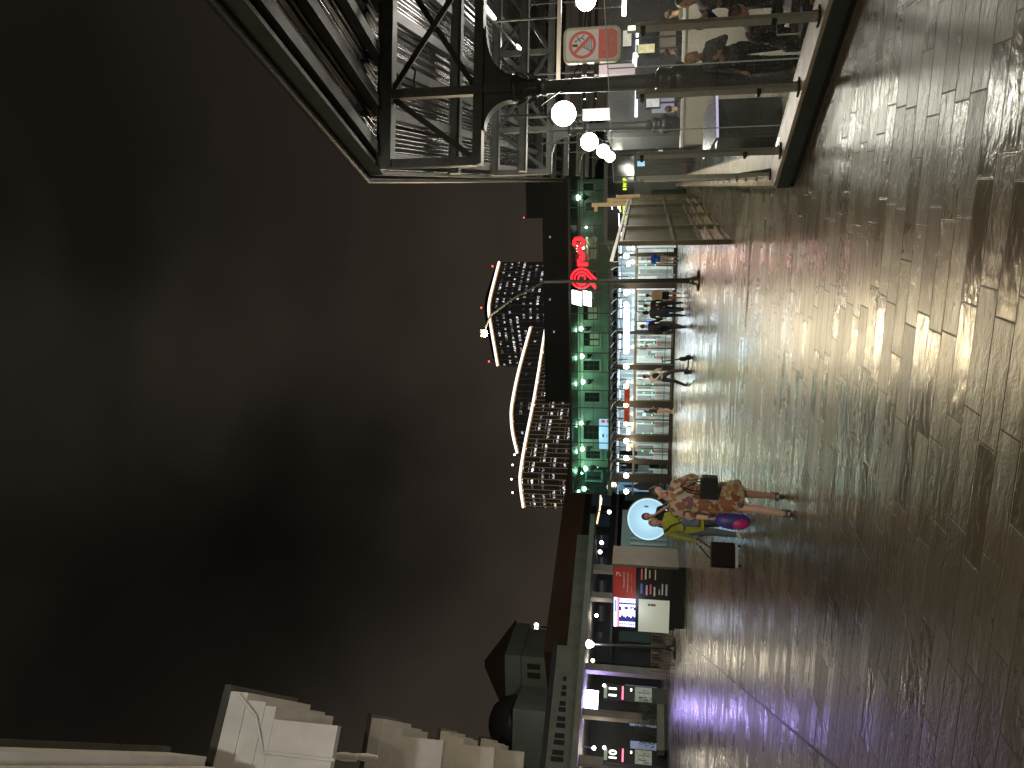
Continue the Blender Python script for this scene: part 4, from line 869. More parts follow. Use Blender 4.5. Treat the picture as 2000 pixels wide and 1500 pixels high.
g3 = tower_glass('tower_glass_near', 2.6, 4.3, .85, 1.5); g1 = tower_glass('tower_glass_far', 1.9, 4.4, .7, 1.1); g2_ = tower_glass('tower_glass_mid', 2.4, 4.2, .25, .8)
tower('nearest long curved office tower with lit white rim and warm vertical fins', [(1063, 643), (1042, 772), (1025.5, 855), (1015.5, 914), (1014, 944), (1020, 990)], 50, 0, 2.6, 4.3, g3, rimh=.85)
tower('second office tower with curved lit rim showing above the nearest one', [(1034, 640), (1012, 720), (998.5, 785), (996.5, 817), (1000, 850), (1008, 884)], 66, 0, 4.8, 4.2, g2_, fins=False, rimh=1.05)
tg = tower('tallest far office tower with lit rim and two red roof beacons', [(973, 512), (963, 550), (954, 588), (953, 612), (958, 645), (970, 714)], 100, 0, 5.7, 4.4, g1, fins=False, rimh=1.3, thick=30)
P_ = [gz(x, y, 108) for x, y in ((963, 522), (945, 575), (942, 600), (945, 626), (960, 700))]
mb = MB(); 
t1c = Vector(tg.location)
mb.poly([Vector((p.x, p.y+8, 99))-t1c for p in P_]+[Vector((P_[-1].x, P_[-1].y+25, 99))-t1c, Vector((P_[0].x, P_[0].y+25, 99))-t1c], (0, 0, 9.5)); mb.build('plant_storey', mat('plant_dark', (.012, .011, .010), .7), tg)
for i, (x, y) in enumerate(((962, 520), (940, 601), (955, 706), (1023, 425))):
    Y = (480, 480, 480, 56)[i]; p = at(x, y, Y); r = (.6, .6, .6, .05)[i]
    t = thing('red_beacon', ['red beacon at the right end of the tallest tower', 'red beacon over the rounded corner of the tallest tower', 'red beacon at the left end of the tallest tower', 'red beacon on the black roof block near the canopy'][i], 'beacon', tuple(p), 0, 'red warning beacons')
    MB().ell((0, 0, 0), r, 8, 6).build('light', emis('beacon_red', (1, .08, .06), 4), t); MB().beam((0, 0, -r), (0, 0, -r*4), r*.4).build('mast', black_m, t)
# roof lights and antenna strings behind the nearest tower
for i, (x, y) in enumerate(((1017, 833), (1018, 846), (1013, 851), (1009, 869), (1005, 888), (1001, 908), (999, 936), (1001, 962))):
    p = at(x, y, 420); t = thing('roof_lamp', 'small white roof lamp behind the nearest tower, %s from the right' % ['first', 'second', 'third', 'fourth', 'fifth', 'sixth', 'seventh', 'eighth'][i], 'lamp', tuple(p), 0, 'roof lamps behind the nearest tower')
    MB().ell((0, 0, 0), .6, 8, 6).build('light', emis('roof_lamp_lit', (1, .9, .8), 5), t); MB().beam((0, 0, -.8), (0, 0, -9), .35).build('mast', black_m, t)
p = at(1020, 863, 400); t = thing('rooftop_screen', 'small pale blue rooftop screen behind the nearest tower', 'screen', tuple(p), 0); MB().cbox((0, 0, 0), (9, .8, 7)).build('casing', black_m, t); MB().cbox((0, -.6, 0), (8.2, .2, 6.2)).build('face', emis('screen_cyan', (.45, .85, 1), 1.8), t)
# pair of floodlights on a far mast
p = at(1048, 1224, 140); t = thing('floodlight_mast', 'far mast with a pair of bright floodlights above the brown roof', 'floodlight', (p.x, p.y, 0), 0)
MB().tube([(0, 0, 0), (0, 0, p.z)], [.3, .15], 8).build('mast', black_m, t)
for dx in (-.42, .42): MB().ell((dx, -.3, p.z), (.40, .2, .42), 12, 8).build('floodlight', emis('flood_lit', (1, .97, .85), 9), t)

# ---------------------------------------------------------------- brown-roofed long building at the back left
A = gz(1102, 988, 8.6); B = gz(1066, 1262, 8.6)
bd = (B-A).normalized(); bl = (B-A).length; 
bb = thing('long_station_wing', 'long dark station wing with brown roof band and blue-lit windows behind the kiosk', 'building', (A.x, A.y, 0), math.atan2(bd.y, bd.x)+math.pi)
# local x runs back towards A's far side: x from -bl (near-left end) to 0.. extend right 6 m
brn = mat('brown_roof', (.06, .035, .022), .7, var=.25, vs=1, emit=(.5, .25, .12), es=.008)
bx0, bx1 = -bl-1, 14
MB().box(bx0, bx1, 0, 10, 0, 6.7).build('wall', mat('wing_dark_wall', (.03, .035, .04), .5, var=.3, vs=1), bb)
MB().box(bx0, bx1, -.8, 10, 6.7, 8.6).build('roof', brn, bb)
MB().box(bx0, bx1, -2.6, -.01, 3.55, 3.75).build('ledge', mat('ledge_grey', (.10, .11, .11), .5), bb)
bw_m = mat('blue_window', (.03, .05, .08), .1, emit=(.25, .40, .55), es=.018)
i = 0; x = bx0+1.0
while x < bx1-2:
    w = MB().box(x, x+1.6, -.05, -.001, 4.3, 6.2).build('window', mat('window_frame_dark', (.05, .05, .05), .5), bb); MB().box(x+.08, x+1.52, -.07, -.051, 4.38, 6.12).build('pane', bw_m, w)
    if i % 2 == 0: MB().box(x+.2, x+1.1, -.09, -.071, 5.2+.3*(i % 3), 5.28+.3*(i % 3)).build('tube_glow', emis('win_tube', (.75, .85, 1), 3.5), w)
    w = MB().box(x, x+1.9, -.05, -.001, .7, 3.2).build('shop_window', mat('window_frame_dark', (.05, .05, .05), .5), bb); MB().box(x+.08, x+.9, -.09, -.071, .78, 3.0).build('shutter', mat('shop_dark_%d' % (i % 3), (.02+.03*(i % 3), .03+.03*(i % 3), .03+.03*(i % 3)), .3), w); MB().box(x+.9, x+1.82, -.07, -.051, .78, 3.12).build('pane', mat('shop_pane', (.05, .07, .07), .15, emit=(.45, .7, .65), es=.02), w)
    i += 1; x += 2.5
for (x_, y_) in ((1175, 1060), (1190, 1000), (1172, 1078)):
    p = at(x_, y_, 58); t = thing('hanging_lamp', 'bright white lamp in front of the dark wing, %s' % {1060: 'above the kiosk side wall', 1000: 'nearest to the glass pavilion corner', 1078: 'lowest twin next to the brighter one'}[y_], 'lamp', tuple(p), 0, 'lamps in front of the long dark wing')
    MB().ell((0, 0, 0), .15, 10, 7).build('bulb', emis('hang_lit', (1, 1, .92), 12), t); MB().beam((0, 0, .2), (0, 0, 1.0), .05).build('rod', black_m, t)
# warm cable of light under the ledge
a = at(1166, 1022, 57); b = at(1173, 968, 66); c0 = (a+b)/2; t = thing('light_string', 'warm glowing strip under the ledge of the dark wing', 'light strip', tuple(c0), 0); MB().tube([a-c0, (a+b)/2-c0-UP*.08, b-c0], .07, 6).build('strip', emis('warm_strip', (1, .75, .45), 1.6), t)
MB().beam(a-c0+UP*.15, b-c0+UP*.15, .1, .08).build('holder', black_m, t)
# shutter and low glazing right of the kiosk
s0 = at(1300, 1092, 47); s1_ = at(1300, 1022, 50); mbx = thing('louvred_shutter', 'grey louvred roller shutter between the kiosk and the round advert', 'shutter', (s0.x, s0.y, 0), math.atan2(s1_.y-s0.y, s1_.x-s0.x))
w = (s1_-s0).length+1.2; MB().box(0, w, 0, .2, 0, 2.9).build('frame', mat('shutter_frame', (.12, .13, .12), .5), mbx)
for i in range(9): MB().box(.1+i*w/9.3, .1+i*w/9.3+w/22, -.06, -.001, .1, 2.3).build('louvre', mat('shutter_grey', (.22, .23, .21), .45, metal=.3), mbx)
# ---------------------------------------------------------------- green tower house with pyramid roof + dome
gt2 = mat('tower_green', (.33, .36, .32), .8, var=.12, vs=.6); gt3 = mat('tower_tile', (.035, .022, .012), .7, var=.4, vs=2, emit=(.3, .2, .1), es=.008)
Yt = 85
pL = at(1010, 1377, Yt); pR = at(1010, 1268, Yt); wT = pR.x-pL.x; zT0 = at(990, 1330, Yt).z; zTip = at(938, 1327, Yt).z; zE = at(1020, 1330, Yt).z
tw = thing('tower_house', 'pale green tower house with dark pyramid roof behind the white canopy', 'building', (pL.x, Yt, 0), R(-10))
MB().box(0, wT*.96, 0, wT, 0, zE).build('wall', gt2, tw); MB().box(-.5, wT+.1, -.6, wT+.5, zE, zT0).build('upper_storey', gt2, tw)
MB().add([(-.8, -.9, zT0), (wT+.4, -.9, zT0), (wT+.4, wT+.8, zT0), (-.8, wT+.8, zT0), (wT*.42, wT*.45, zTip), (wT*.55, wT*.45, zTip)], [(0, 1, 5, 4), (1, 2, 5), (2, 3, 4, 5), (3, 0, 4), (3, 2, 1, 0)]).build('roof', gt3, tw)
zz = at(1047, 1304, Yt).z
for dx in (0, 1.1): MB().box(wT*.55+dx, wT*.55+dx+.7, -.05, -.001, zz-.6, zz+.9).build('window', mat('tower_window', (.10, .08, .03), .4), tw)
q = at(1040, 1420, Yt); MB().box(q.x-pL.x-.7+2, q.x-pL.x+.9+2, -6.05, -6.0, q.z-.6, q.z+.7).build('lit_window', emis('yellow_window', (.9, .8, .35), .6), tw)
MB().box(-14, -.01, -6, 6, 0, at(1012, 1400, Yt).z).build('side_wing', mat('tower_brown', (.27, .23, .21), .8, var=.1, vs=.5), tw)
MB().add([(-26, -5, zE-1), (-14, -5, zE-1), (-14, 8, zE-1), (-26, 8, zE-1), (-20, 1, zE+7), (-18, 1, zE+7)], [(0, 1, 5, 4), (1, 2, 5), (2, 3, 4, 5), (3, 0, 4), (3, 2, 1, 0)]).build('side_roof', gt3, tw)
dm = thing('dome_roof', 'dark rounded mansard dome beside the tower house', 'dome', tuple(at(1010, 1415, 80)), 0)
dr_ = 3.0; MB().lathe([(dr_, 0), (dr_, .6), (dr_*.9, 1.6), (dr_*.62, 2.6), (dr_*.3, 3.0), (.3, 3.1)], n=24).build('shell', mat('dome_slate', (.05, .045, .048), .5), dm); MB().box(-3, 3, -3, 3, -8, 0).build('drum', gt2, dm)
MB().ell((-.6, -dr_*.92, .2), (.9, .2, 1.3)).build('oculus', black_m, dm)

hl_ = thing('added_fill_lamp', 'added fill lamp, unseen behind the concrete canopy, brightening the tower house', 'fill lamp', (-27, 66, 0), 0)  # unseen fill lamp, added because the tower house and dome came out too dark
MB().tube([(0, 0, 0), (0, 0, 9)], [.1, .06], 8).build('pole', pm, hl_); MB().cbox((0, 0, 9.1), (.5, .3, .12), .02).build('luminaire', pm, hl_); MB().ell((0, 0, 9.0), (.2, .12, .06), 10, 6).build('light_glass', emis('luminaire_lit', (1, .93, .76), 70), hl_); lamp(hl_, (0, 0, 8.7), 900, (.9, 1, .9), .2, 'tower_fill_light')
fl_ = thing('added_flood_fill', 'added fill floodlight, unseen behind the viewer, brightening the white building', 'floodlight', (1.5, -5.0, 0), 0)  # added out of view as a fill that brightens only the white building
MB().tube([(0, 0, 0), (0, 0, 5)], [.08, .05], 8).build('mast', pm, fl_); MB().cbox((0, 0, 5.1), (.4, .3, .3), .03).build('housing', pm, fl_); lamp(fl_, (-.1, .3, 5.2), 3600, (.98, .95, .88), .2, 'flood_fill_spot', spot=R(75), aim=(-7.5, 17, 3.6))
# ---------------------------------------------------------------- white concrete canopy pavilion on the left
cz0 = 4.9; cz1 = 6.9
La = gz(1088, 1268, cz1); Lb = gz(1064, 1500, cz1); ld_ = (Lb-La); ld_.z = 0
cw = thing('concrete_canopy', 'grey concrete canopy with a row of slots in its fascia on square columns', 'canopy', (La.x, La.y, 0), math.atan2(ld_.y, ld_.x)+math.pi)
cl = ld_.length; cm_ = mat('concrete_pale', (.23, .235, .22), .7, var=.2, vs=1.2, bump=.2, bs=10); cdk = mat('slot_dark', (.006, .008, .016), .6)
ra_ = Matrix.Rotation(-(math.atan2(ld_.y, ld_.x)+math.pi), 3, 'Z')
def cl_(p): q = ra_ @ (Vector((p.x, p.y, p.z))-Vector((La.x, La.y, 0))); return q
MB().box(-cl-12, .3, 0, .35, cz0+.35, cz1).build('fascia', cm_, cw); MB().box(-cl-12, .3, -.5, 12, cz1, cz1+.25).build('roof', mat('roof_blueblack', (.02, .022, .03), .5), cw)
MB().box(-cl-12, 9.5, -2.2, 11, cz0, cz0+.35).build('soffit', cm_, cw)
MB().box(.3, 9.5, .36, 11, cz0+.351, cz0+1.4).build('parapet', cm_, cw)
for i, (x, y) in enumerate([(1103, 1326), (1102, 1343), (1101, 1355), (1099, 1374), (1098, 1386), (1096, 1404), (1095, 1417), (1093, 1437), (1092, 1450), (1090, 1470), (1088, 1483)]):
    k_ = hit(x, y, Vector((La.x, La.y, 0)), ra_.inverted() @ Vector((0, 1, 0))); q = cl_(k_)
    MB().box(q.x-.14, q.x+.14, -.03, -.001, q.z-(.12+.025*i), q.z+(.12+.025*i)).build('slot', cdk, cw)
def ccol(x, y, w_=.42):
    p = gz(x, y, 0); q = cl_(p); return q
colh = mat('column_concrete', (.24, .22, .19), .6, var=.2, vs=1.5)
for y in (1328, 1418, 1512, 1130, 1185):
    p = hit(1300, y, Vector((La.x, La.y, 0)), ra_.inverted() @ Vector((0, 1, 0))); q = cl_(p); MB().box(q.x-.22, q.x+.22, -.9, -.4, 0, cz0).build('column', colh, cw)
# dim shopfronts at the back of the canopy
sf = thing('shop_front', 'dark shop fronts with pale glowing panels under the concrete canopy', 'shop front', (La.x, La.y, 0), math.atan2(ld_.y, ld_.x)+math.pi)
MB().box(-cl-12, 9, 8.0, 8.3, 0, cz0).build('wall', mat('shop_wall_dark', (.02, .022, .025), .5), sf)
random.seed(3)
x = -cl-8
while x < 8:
    w = random.uniform(.35, 1.1); z1 = random.uniform(1.9, 2.7)
    MB().box(x, x+w, 7.94, 7.999, .3, z1).build('lit_pane', emis('pane_lit_%d' % random.randint(0, 3), random.choice([(.55, .75, .70), (.7, .8, .75), (.45, .55, .8), (.8, .8, .65)]), random.choice([.10, .16, .28])), sf)
    x += w+random.uniform(.5, 1.6)
def px_on(x, y, dist_local):   # point on the plane local y = dist_local of the canopy frame
    nrm = ra_.inverted() @ Vector((0, 1, 0)); return hit(x, y, Vector((La.x, La.y, 0))+nrm*dist_local, nrm)
ROTC = math.atan2(ld_.y, ld_.x)+math.pi; ex = Vector((math.cos(ROTC), math.sin(ROTC), 0))
# LED sign
p0_ = px_on(1167, 1404, 1.0); p1_ = px_on(1144, 1346, 1.0); w = (p1_-p0_).dot(ex); h = abs(p1_.z-p0_.z)
t = thing('led_sign', 'dazzling white-violet LED sign hanging under the concrete canopy', 'sign', tuple(p0_), ROTC)
MB().box(0, w, 0, .12, 0, h).build('casing', black_m, t); MB().box(.04, w-.04, -.01, -.001, .04, h-.04).build('face', emis('led_violet', (.55, .45, 1.0), 38.0), t)
MB().box(0.02, w-.02, -.03, -.011, h-.08, h-.03).build('red_edge', emis('led_red', (1, .2, .3), 5), t)
for k in range(9): MB().box(w*.12+k*w*.085, w*.12+k*w*.085+w*.03, -.02, -.011, h*(.15 if k % 3 else .3), h*.62).build('glyph', emis('led_blue', (.1, .2, .8), 1.0), t)
lamp(t, (w/2, -.5, h*.3), 170, (.45, .35, 1.0), .4, 'led_glow'); MB().beam((w*.2, .06, h), (w*.2, .06, h+1), .05).build('hanger', black_m, t)
# violet neon line
a = px_on(1131, 1425, -2.0); b = px_on(1124, 1506, -2.0); t = thing('neon_line', 'pale violet neon line along the edge of the concrete canopy', 'light strip', tuple(a), 0); MB().beam((0, 0, 0), b-a, .14, .14).build('tube', emis('neon_violet', (.62, .38, .85), .75), t); MB().beam(UP*.14, b-a+UP*.14, .2, .1).build('holder', cm_, t)
# totems 10 and 11
def totem(yc, num, lab):
    y0, y1 = yc-14, yc+14; nrm = -1.4
    a = px_on(1300, y1, nrm); b = px_on(1300, y0, nrm); w = abs((b-a).dot(ex)); o = Vector((a.x, a.y, 0)); t = thing('platform_totem', lab, 'totem', tuple(o), ROTC, 'platform number totems')
    def z(x): return px_on(x, yc, nrm).z
    MB().box(-.05, w+.05, 0, .35, 0, z(1178)).build('body', black_m, t)
    MB().box(0.03, w*.85, -.02, -.001, z(1185.5), z(1179)).build('header_panel', mat('totem_header', (.4, .48, .38), .4, emit=(.55, .68, .5), es=.22), t)
    text_part(num, (z(1188.5)-z(1204)), w*.62, emis('totem_digit', (.88, 1, .9), 2.2), t, (w*.2, -.02, z(1204)), (1, 0, 0), (0, 0, 1), name='lettering', bold=.03)
    MB().box(.03, w-.03, -.02, -.001, z(1217.5), z(1214.5)).build('red_line', emis('totem_red', (1, .12, .2), 3.4), t)
    MB().box(w*.68, w*.86, -.02, -.001, z(1234), z(1231)).build('small_display', emis('totem_spot', (.8, .95, 1), 4), t)
    m_ = MB().box(.0, w, -.02, -.001, z(1273), z(1240)).build('map_panel', mat('totem_map', (.45, .48, .42), .5, emit=(.62, .68, .58), es=.16, var=.4, vs=6), t)
    for k in range(5): MB().box(w*.1+w*.16*k, w*.1+w*.16*k+w*.05, -.025, -.021, z(1268-(k % 3)*6), z(1256-(k % 2)*9)).build('map_mark', mat('map_mark', (.05, .05, .05), .5), m_)
    MB().ell((w*.9, -.05, z(1179)), (.10, .05, .10)).build('top_lamp', emis('totem_lamp', (1, 1, .95), 8), t)
totem(1361, '11', 'black platform totem with the lit number 11'); totem(1484, '10', 'black platform totem with the lit number 10 at the picture edge')
# lamps under the canopy
for i, (x, y, pw) in enumerate(((1160, 1461, 60), (1158, 1290, 40), (1143, 1168, 55), (1165, 1202, 30), (1145, 1182, 20))):
    p = px_on(x, y, .6); t = thing('canopy_lamp', ['bright star-like lamp under the canopy above totem 10', 'bright lamp under the canopy right of the chairs’ lamp post', 'warm bright lamp at the canopy above the kiosk screen', 'white lamp low behind the left end of the kiosk top', 'small lamp beside the warm bright one above the kiosk'][i], 'lamp', tuple(p), 0, 'lamps under the concrete canopy')
    MB().ell((0, 0, 0), .11 if i < 4 else .07, 10, 7).build('bulb', emis('canopy_bulb', (1, .95, .82), 26), t); MB().beam((0, 0, .12), (0, 0, max(.2, cz0-p.z)), .04).build('rod', black_m, t); lamp(t, (0, -.2, -.25), pw*1.6, (1, .87, .66), .15, 'bulb_light')
# ---------------------------------------------------------------- round prohibition sign on the first column
Ys = 11.15
sa = at(1100, 125, Ys); sb = at(1213, 50, Ys); sw = sb.x-sa.x; sh = sa.z-sb.z
sg = thing('prohibition_sign', 'rounded sign with a red crossed ring, fixed to the canopy column', 'sign', (sa.x, Ys, sb.z), R(-3))
def rrect(w, h, r, n=6, o=0.0):
    P = []
    for cx, cz, a0 in ((w-r, r, -90), (w-r, h-r, 0), (r, h-r, 90), (r, r, 180)):
        for k in range(n+1): a = R(a0+90*k/n); P.append((cx+(r-o)*math.cos(a), cz+(r-o)*math.sin(a)))
    return P
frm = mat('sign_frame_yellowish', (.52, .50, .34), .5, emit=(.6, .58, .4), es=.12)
MB().poly([(p[0], 0, p[1]) for p in rrect(sw, sh, .10)], (0, .06, 0)).build('frame', frm, sg)
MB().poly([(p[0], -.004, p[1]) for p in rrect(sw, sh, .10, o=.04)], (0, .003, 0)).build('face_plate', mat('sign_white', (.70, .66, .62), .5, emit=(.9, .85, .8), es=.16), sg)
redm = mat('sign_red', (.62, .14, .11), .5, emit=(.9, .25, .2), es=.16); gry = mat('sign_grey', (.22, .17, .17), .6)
zs_ = sh*.385
MB().poly([(.045, -.008, .10), (.10, -.008, .045), (sw-.10, -.008, .045), (sw-.045, -.008, .10), (sw-.045, -.008, zs_), (.045, -.008, zs_)], (0, .003, 0)).build('red_field', redm, sg)
cxs, czs, rs_ = sw*.5, sh*.665, sw*.39
mb = MB(); n = 40
vs = []
for k in range(n):
    a = 2*math.pi*k/n
    for r_ in (rs_, rs_-.045): vs += [(cxs+r_*math.cos(a), -.010, czs+r_*math.sin(a)), (cxs+r_*math.cos(a), -.006, czs+r_*math.sin(a))]
mb.add(vs, [(4*k, 4*((k+1) % n), 4*((k+1) % n)+2, 4*k+2) for k in range(n)] + [(4*k, 4*k+1, 4*((k+1) % n)+1, 4*((k+1) % n)) for k in range(n)])
mb.beam((cxs-rs_*.68, -.012, czs+rs_*.68), (cxs+rs_*.68, -.012, czs-rs_*.68), .004, .045, up=(0, 0, 1)); mb.build('red_ring', redm, sg)
mb = MB(); dz = czs-rs_*.55
for k in range(5): mb.beam((cxs-rs_*(.10+.10*k)*1.0, -.009, dz+rs_*.16*(4-k)-.02), (cxs+rs_*(.10+.10*k), -.009, dz+rs_*.16*(4-k)-.02), .003, .010, up=(0, 0, 1))
mb.beam((cxs-rs_*.1, -.009, dz+rs_*.62), (cxs-rs_*.52, -.009, dz-.03), .003, .010); mb.beam((cxs+rs_*.1, -.009, dz+rs_*.62), (cxs+rs_*.52, -.009, dz-.03), .003, .010)
mb.build('track_symbol', gry, sg)
mb = MB(); mb.beam((cxs-.02, -.009, czs+rs_*.34), (cxs-.02, -.009, czs+rs_*.72), .003, .16); mb.build('train_symbol', gry, sg)
mb = MB(); hx, hz_ = cxs+rs_*.42, czs+rs_*.32
mb.ell((hx-.03, -.009, hz_+.035), (.014, .002, .014), 10, 6)
for a, b in (((-.02, .02), (.02, -.05)), ((0, 0), (.045, .01)), ((.02, -.05), (.06, -.09)), ((.02, -.05), (-.01, -.09)), ((0, -.01), (-.04, -.035))): mb.beam((hx+a[0], -.009, hz_+a[1]), (hx+b[0], -.009, hz_+b[1]), .003, .012)
mb.build('figure_symbol', gry, sg)
wt_ = mat('sign_text', (.75, .65, .62), .6)
text_part('НЕ ХОДИТЬ', sh*.045, sw*.36, wt_, sg, (sw*.16, -.010, sh*.275), (1, 0, 0), (0, 0, 1), depth=.002); text_part('ПО ПУТЯМ', sh*.05, sw*.54, wt_, sg, (sw*.14, -.010, sh*.14), (1, 0, 0), (0, 0, 1), depth=.002)
for z in (sh*.42, sh*.63): MB().beam((-.16, .08, z), (.12, .08, z), .05, .07).build('bracket', dsteel_m, sg)
for z in (sh*.42, sh*.63): MB().lathe([(.118, 0), (.118, .03)], c=(-.30, .36, z), n=14).build('band_clamp', black_m, sg)
# white conduit pipes and a display board further in
mb = MB(); a = at(1095, 30, 13.5); b = at(1092, 128, 13.5); 
t = thing('cable_trunking', 'pale vertical cable trunking hanging behind the prohibition sign', 'trunking', tuple(at(1092, 60, 13.5)), 0); p = at(1098, 60, 13.5)
MB().cbox((0, 0, 0), (2.0, .06, .07)).build('duct', mat('duct_cream', (.55, .50, .42), .5), t); MB().beam((.25, 0, 0), (.25, 0, 1.2), .03).build('hanger', can_m, t)
for (x0, x1, y0, y1, Y, lab, col) in ((1170, 1240, 127, 142, 14.5, 'pale hanging display board seen through the glass right of the column', (.65, .55, .62)), (1138, 1192, 213, 231, 18.0, 'pale hanging display board left of the second column', (.45, .42, .45))):
    a = at(x1, y1, Y); b = at(x0, y0, Y); t = thing('display_board', lab, 'board', tuple(a), 0, 'hanging display boards over the platform'); MB().box(0, b.x-a.x, 0, .12, 0, b.z-a.z).build('panel', mat('board_%d' % y0, col, .5, emit=col, es=.16), t)
    MB().beam(((b.x-a.x)/2, .06, b.z-a.z), ((b.x-a.x)/2, .06, b.z-a.z+1.5), .03).build('hanger', can_m, t)
# bright far platform-side shop glow and trains beyond the glass
pk = thing('platform_kiosk', 'dark platform kiosk row with small bright windows beyond the columns', 'kiosk', (9.5, 24, -.4), R(-12))
MB().box(-1.5, 16, 0, 4, 0, 3.4).build('wall', mat('kiosk_row', (.06, .06, .065), .4, var=.3, vs=1), pk)
random.seed(12)
for i in range(9):
    x = -1+i*1.8; MB().box(x+.2, x+.2+[.5, .9, .35][i % 3], -.05, -.001, 1.3, [2.0, 1.8, 2.2][i % 3]).build('window', mat('kiosk_win_%d' % (i % 3), (.1, .1, .12), .2, emit=[(.8, .8, 1), (1, .8, .55), (.4, .9, .9)][i % 3], es=[.30, .12, .4][i % 3]), pk)
    MB().box(x+.1, x+1.0, -.12, -.051, 2.45, 2.53).build('lit_header', emis('header_lit', (.85, .88, 1), 3.5), pk)
bw = thing('low_board_wall', 'pale low board wall on the platform behind the seated people', 'wall', (5.2, 17.0, -.4), R(-8)); MB().box(.2, 12, 0, .15, 0, 1.35).build('panel', mat('board_pale', (.33, .31, .27), .5, var=.3, vs=1), bw); MB().box(.15, 12.05, -.03, .18, 1.35, 1.41).build('cap_rail', steel_m, bw)
# ---------------------------------------------------------------- people
skin = mat('skin', (.42, .24, .17), .5, spec=.4); skin2 = mat('skin_pale', (.50, .30, .22), .5, spec=.4); eye_m = mat('eye_dark', (.015, .012, .01), .2); lip_m = mat('lip', (.32, .10, .09), .5)
def cloth(nm, col, r=.8): return mat('cloth_'+nm, col, r, var=.18, vs=7, bump=.25, bs=22, spec=.25)
def hand(mb, w, d, side, s=1.0, curl=.5):
    w = Vector(w); d = Vector(d).normalized(); sd = Vector(side); sd = (sd-d*sd.dot(d)).normalized(); nn = d.cross(sd)
    mb.cap(w, w+d*.075*s, .026*s, .030*s); mb.cap(w+sd*.02*s, w+d*.075*s+sd*.022*s, .018*s, .018*s); mb.cap(w-sd*.02*s, w+d*.075*s-sd*.022*s, .018*s, .018*s)
    for k, L_ in enumerate((.070, .080, .076, .060)):
        o = w+d*.085*s+sd*(.030-.020*k)*s; m_ = o+d*L_*.5*s+nn*.012*curl*s*2; e = m_+(d*(1-curl)+nn*curl).normalized()*L_*.5*s
        mb.cap(o, m_, .0095*s, .0088*s, 8); mb.cap(m_, e, .0088*s, .0075*s, 8)
    o = w+d*.03*s+sd*.032*s; mb.cap(o, o+(d*.6+sd*.8)*.035*s, .011*s, .010*s, 8); mb.cap(o+(d*.6+sd*.8)*.035*s, o+(d*.9+sd*.7+nn*.4)*.06*s, .010*s, .008*s, 8)
BASE = dict(pel=(0, 0, .98), chest=(0, 0, 1.28), neck=(0, .01, 1.47), head=(0, -.015, 1.63), shL=(.168, .01, 1.385), shR=(-.168, .01, 1.385), elL=(.225, .04, 1.12), elR=(-.225, .04, 1.12), wrL=(.25, -.04, .88), wrR=(-.25, -.04, .88),
            hiL=(.095, 0, .93), hiR=(-.095, 0, .93), knL=(.105, -.02, .50), knR=(-.105, -.02, .50), anL=(.11, .02, .09), anR=(-.11, .02, .09))
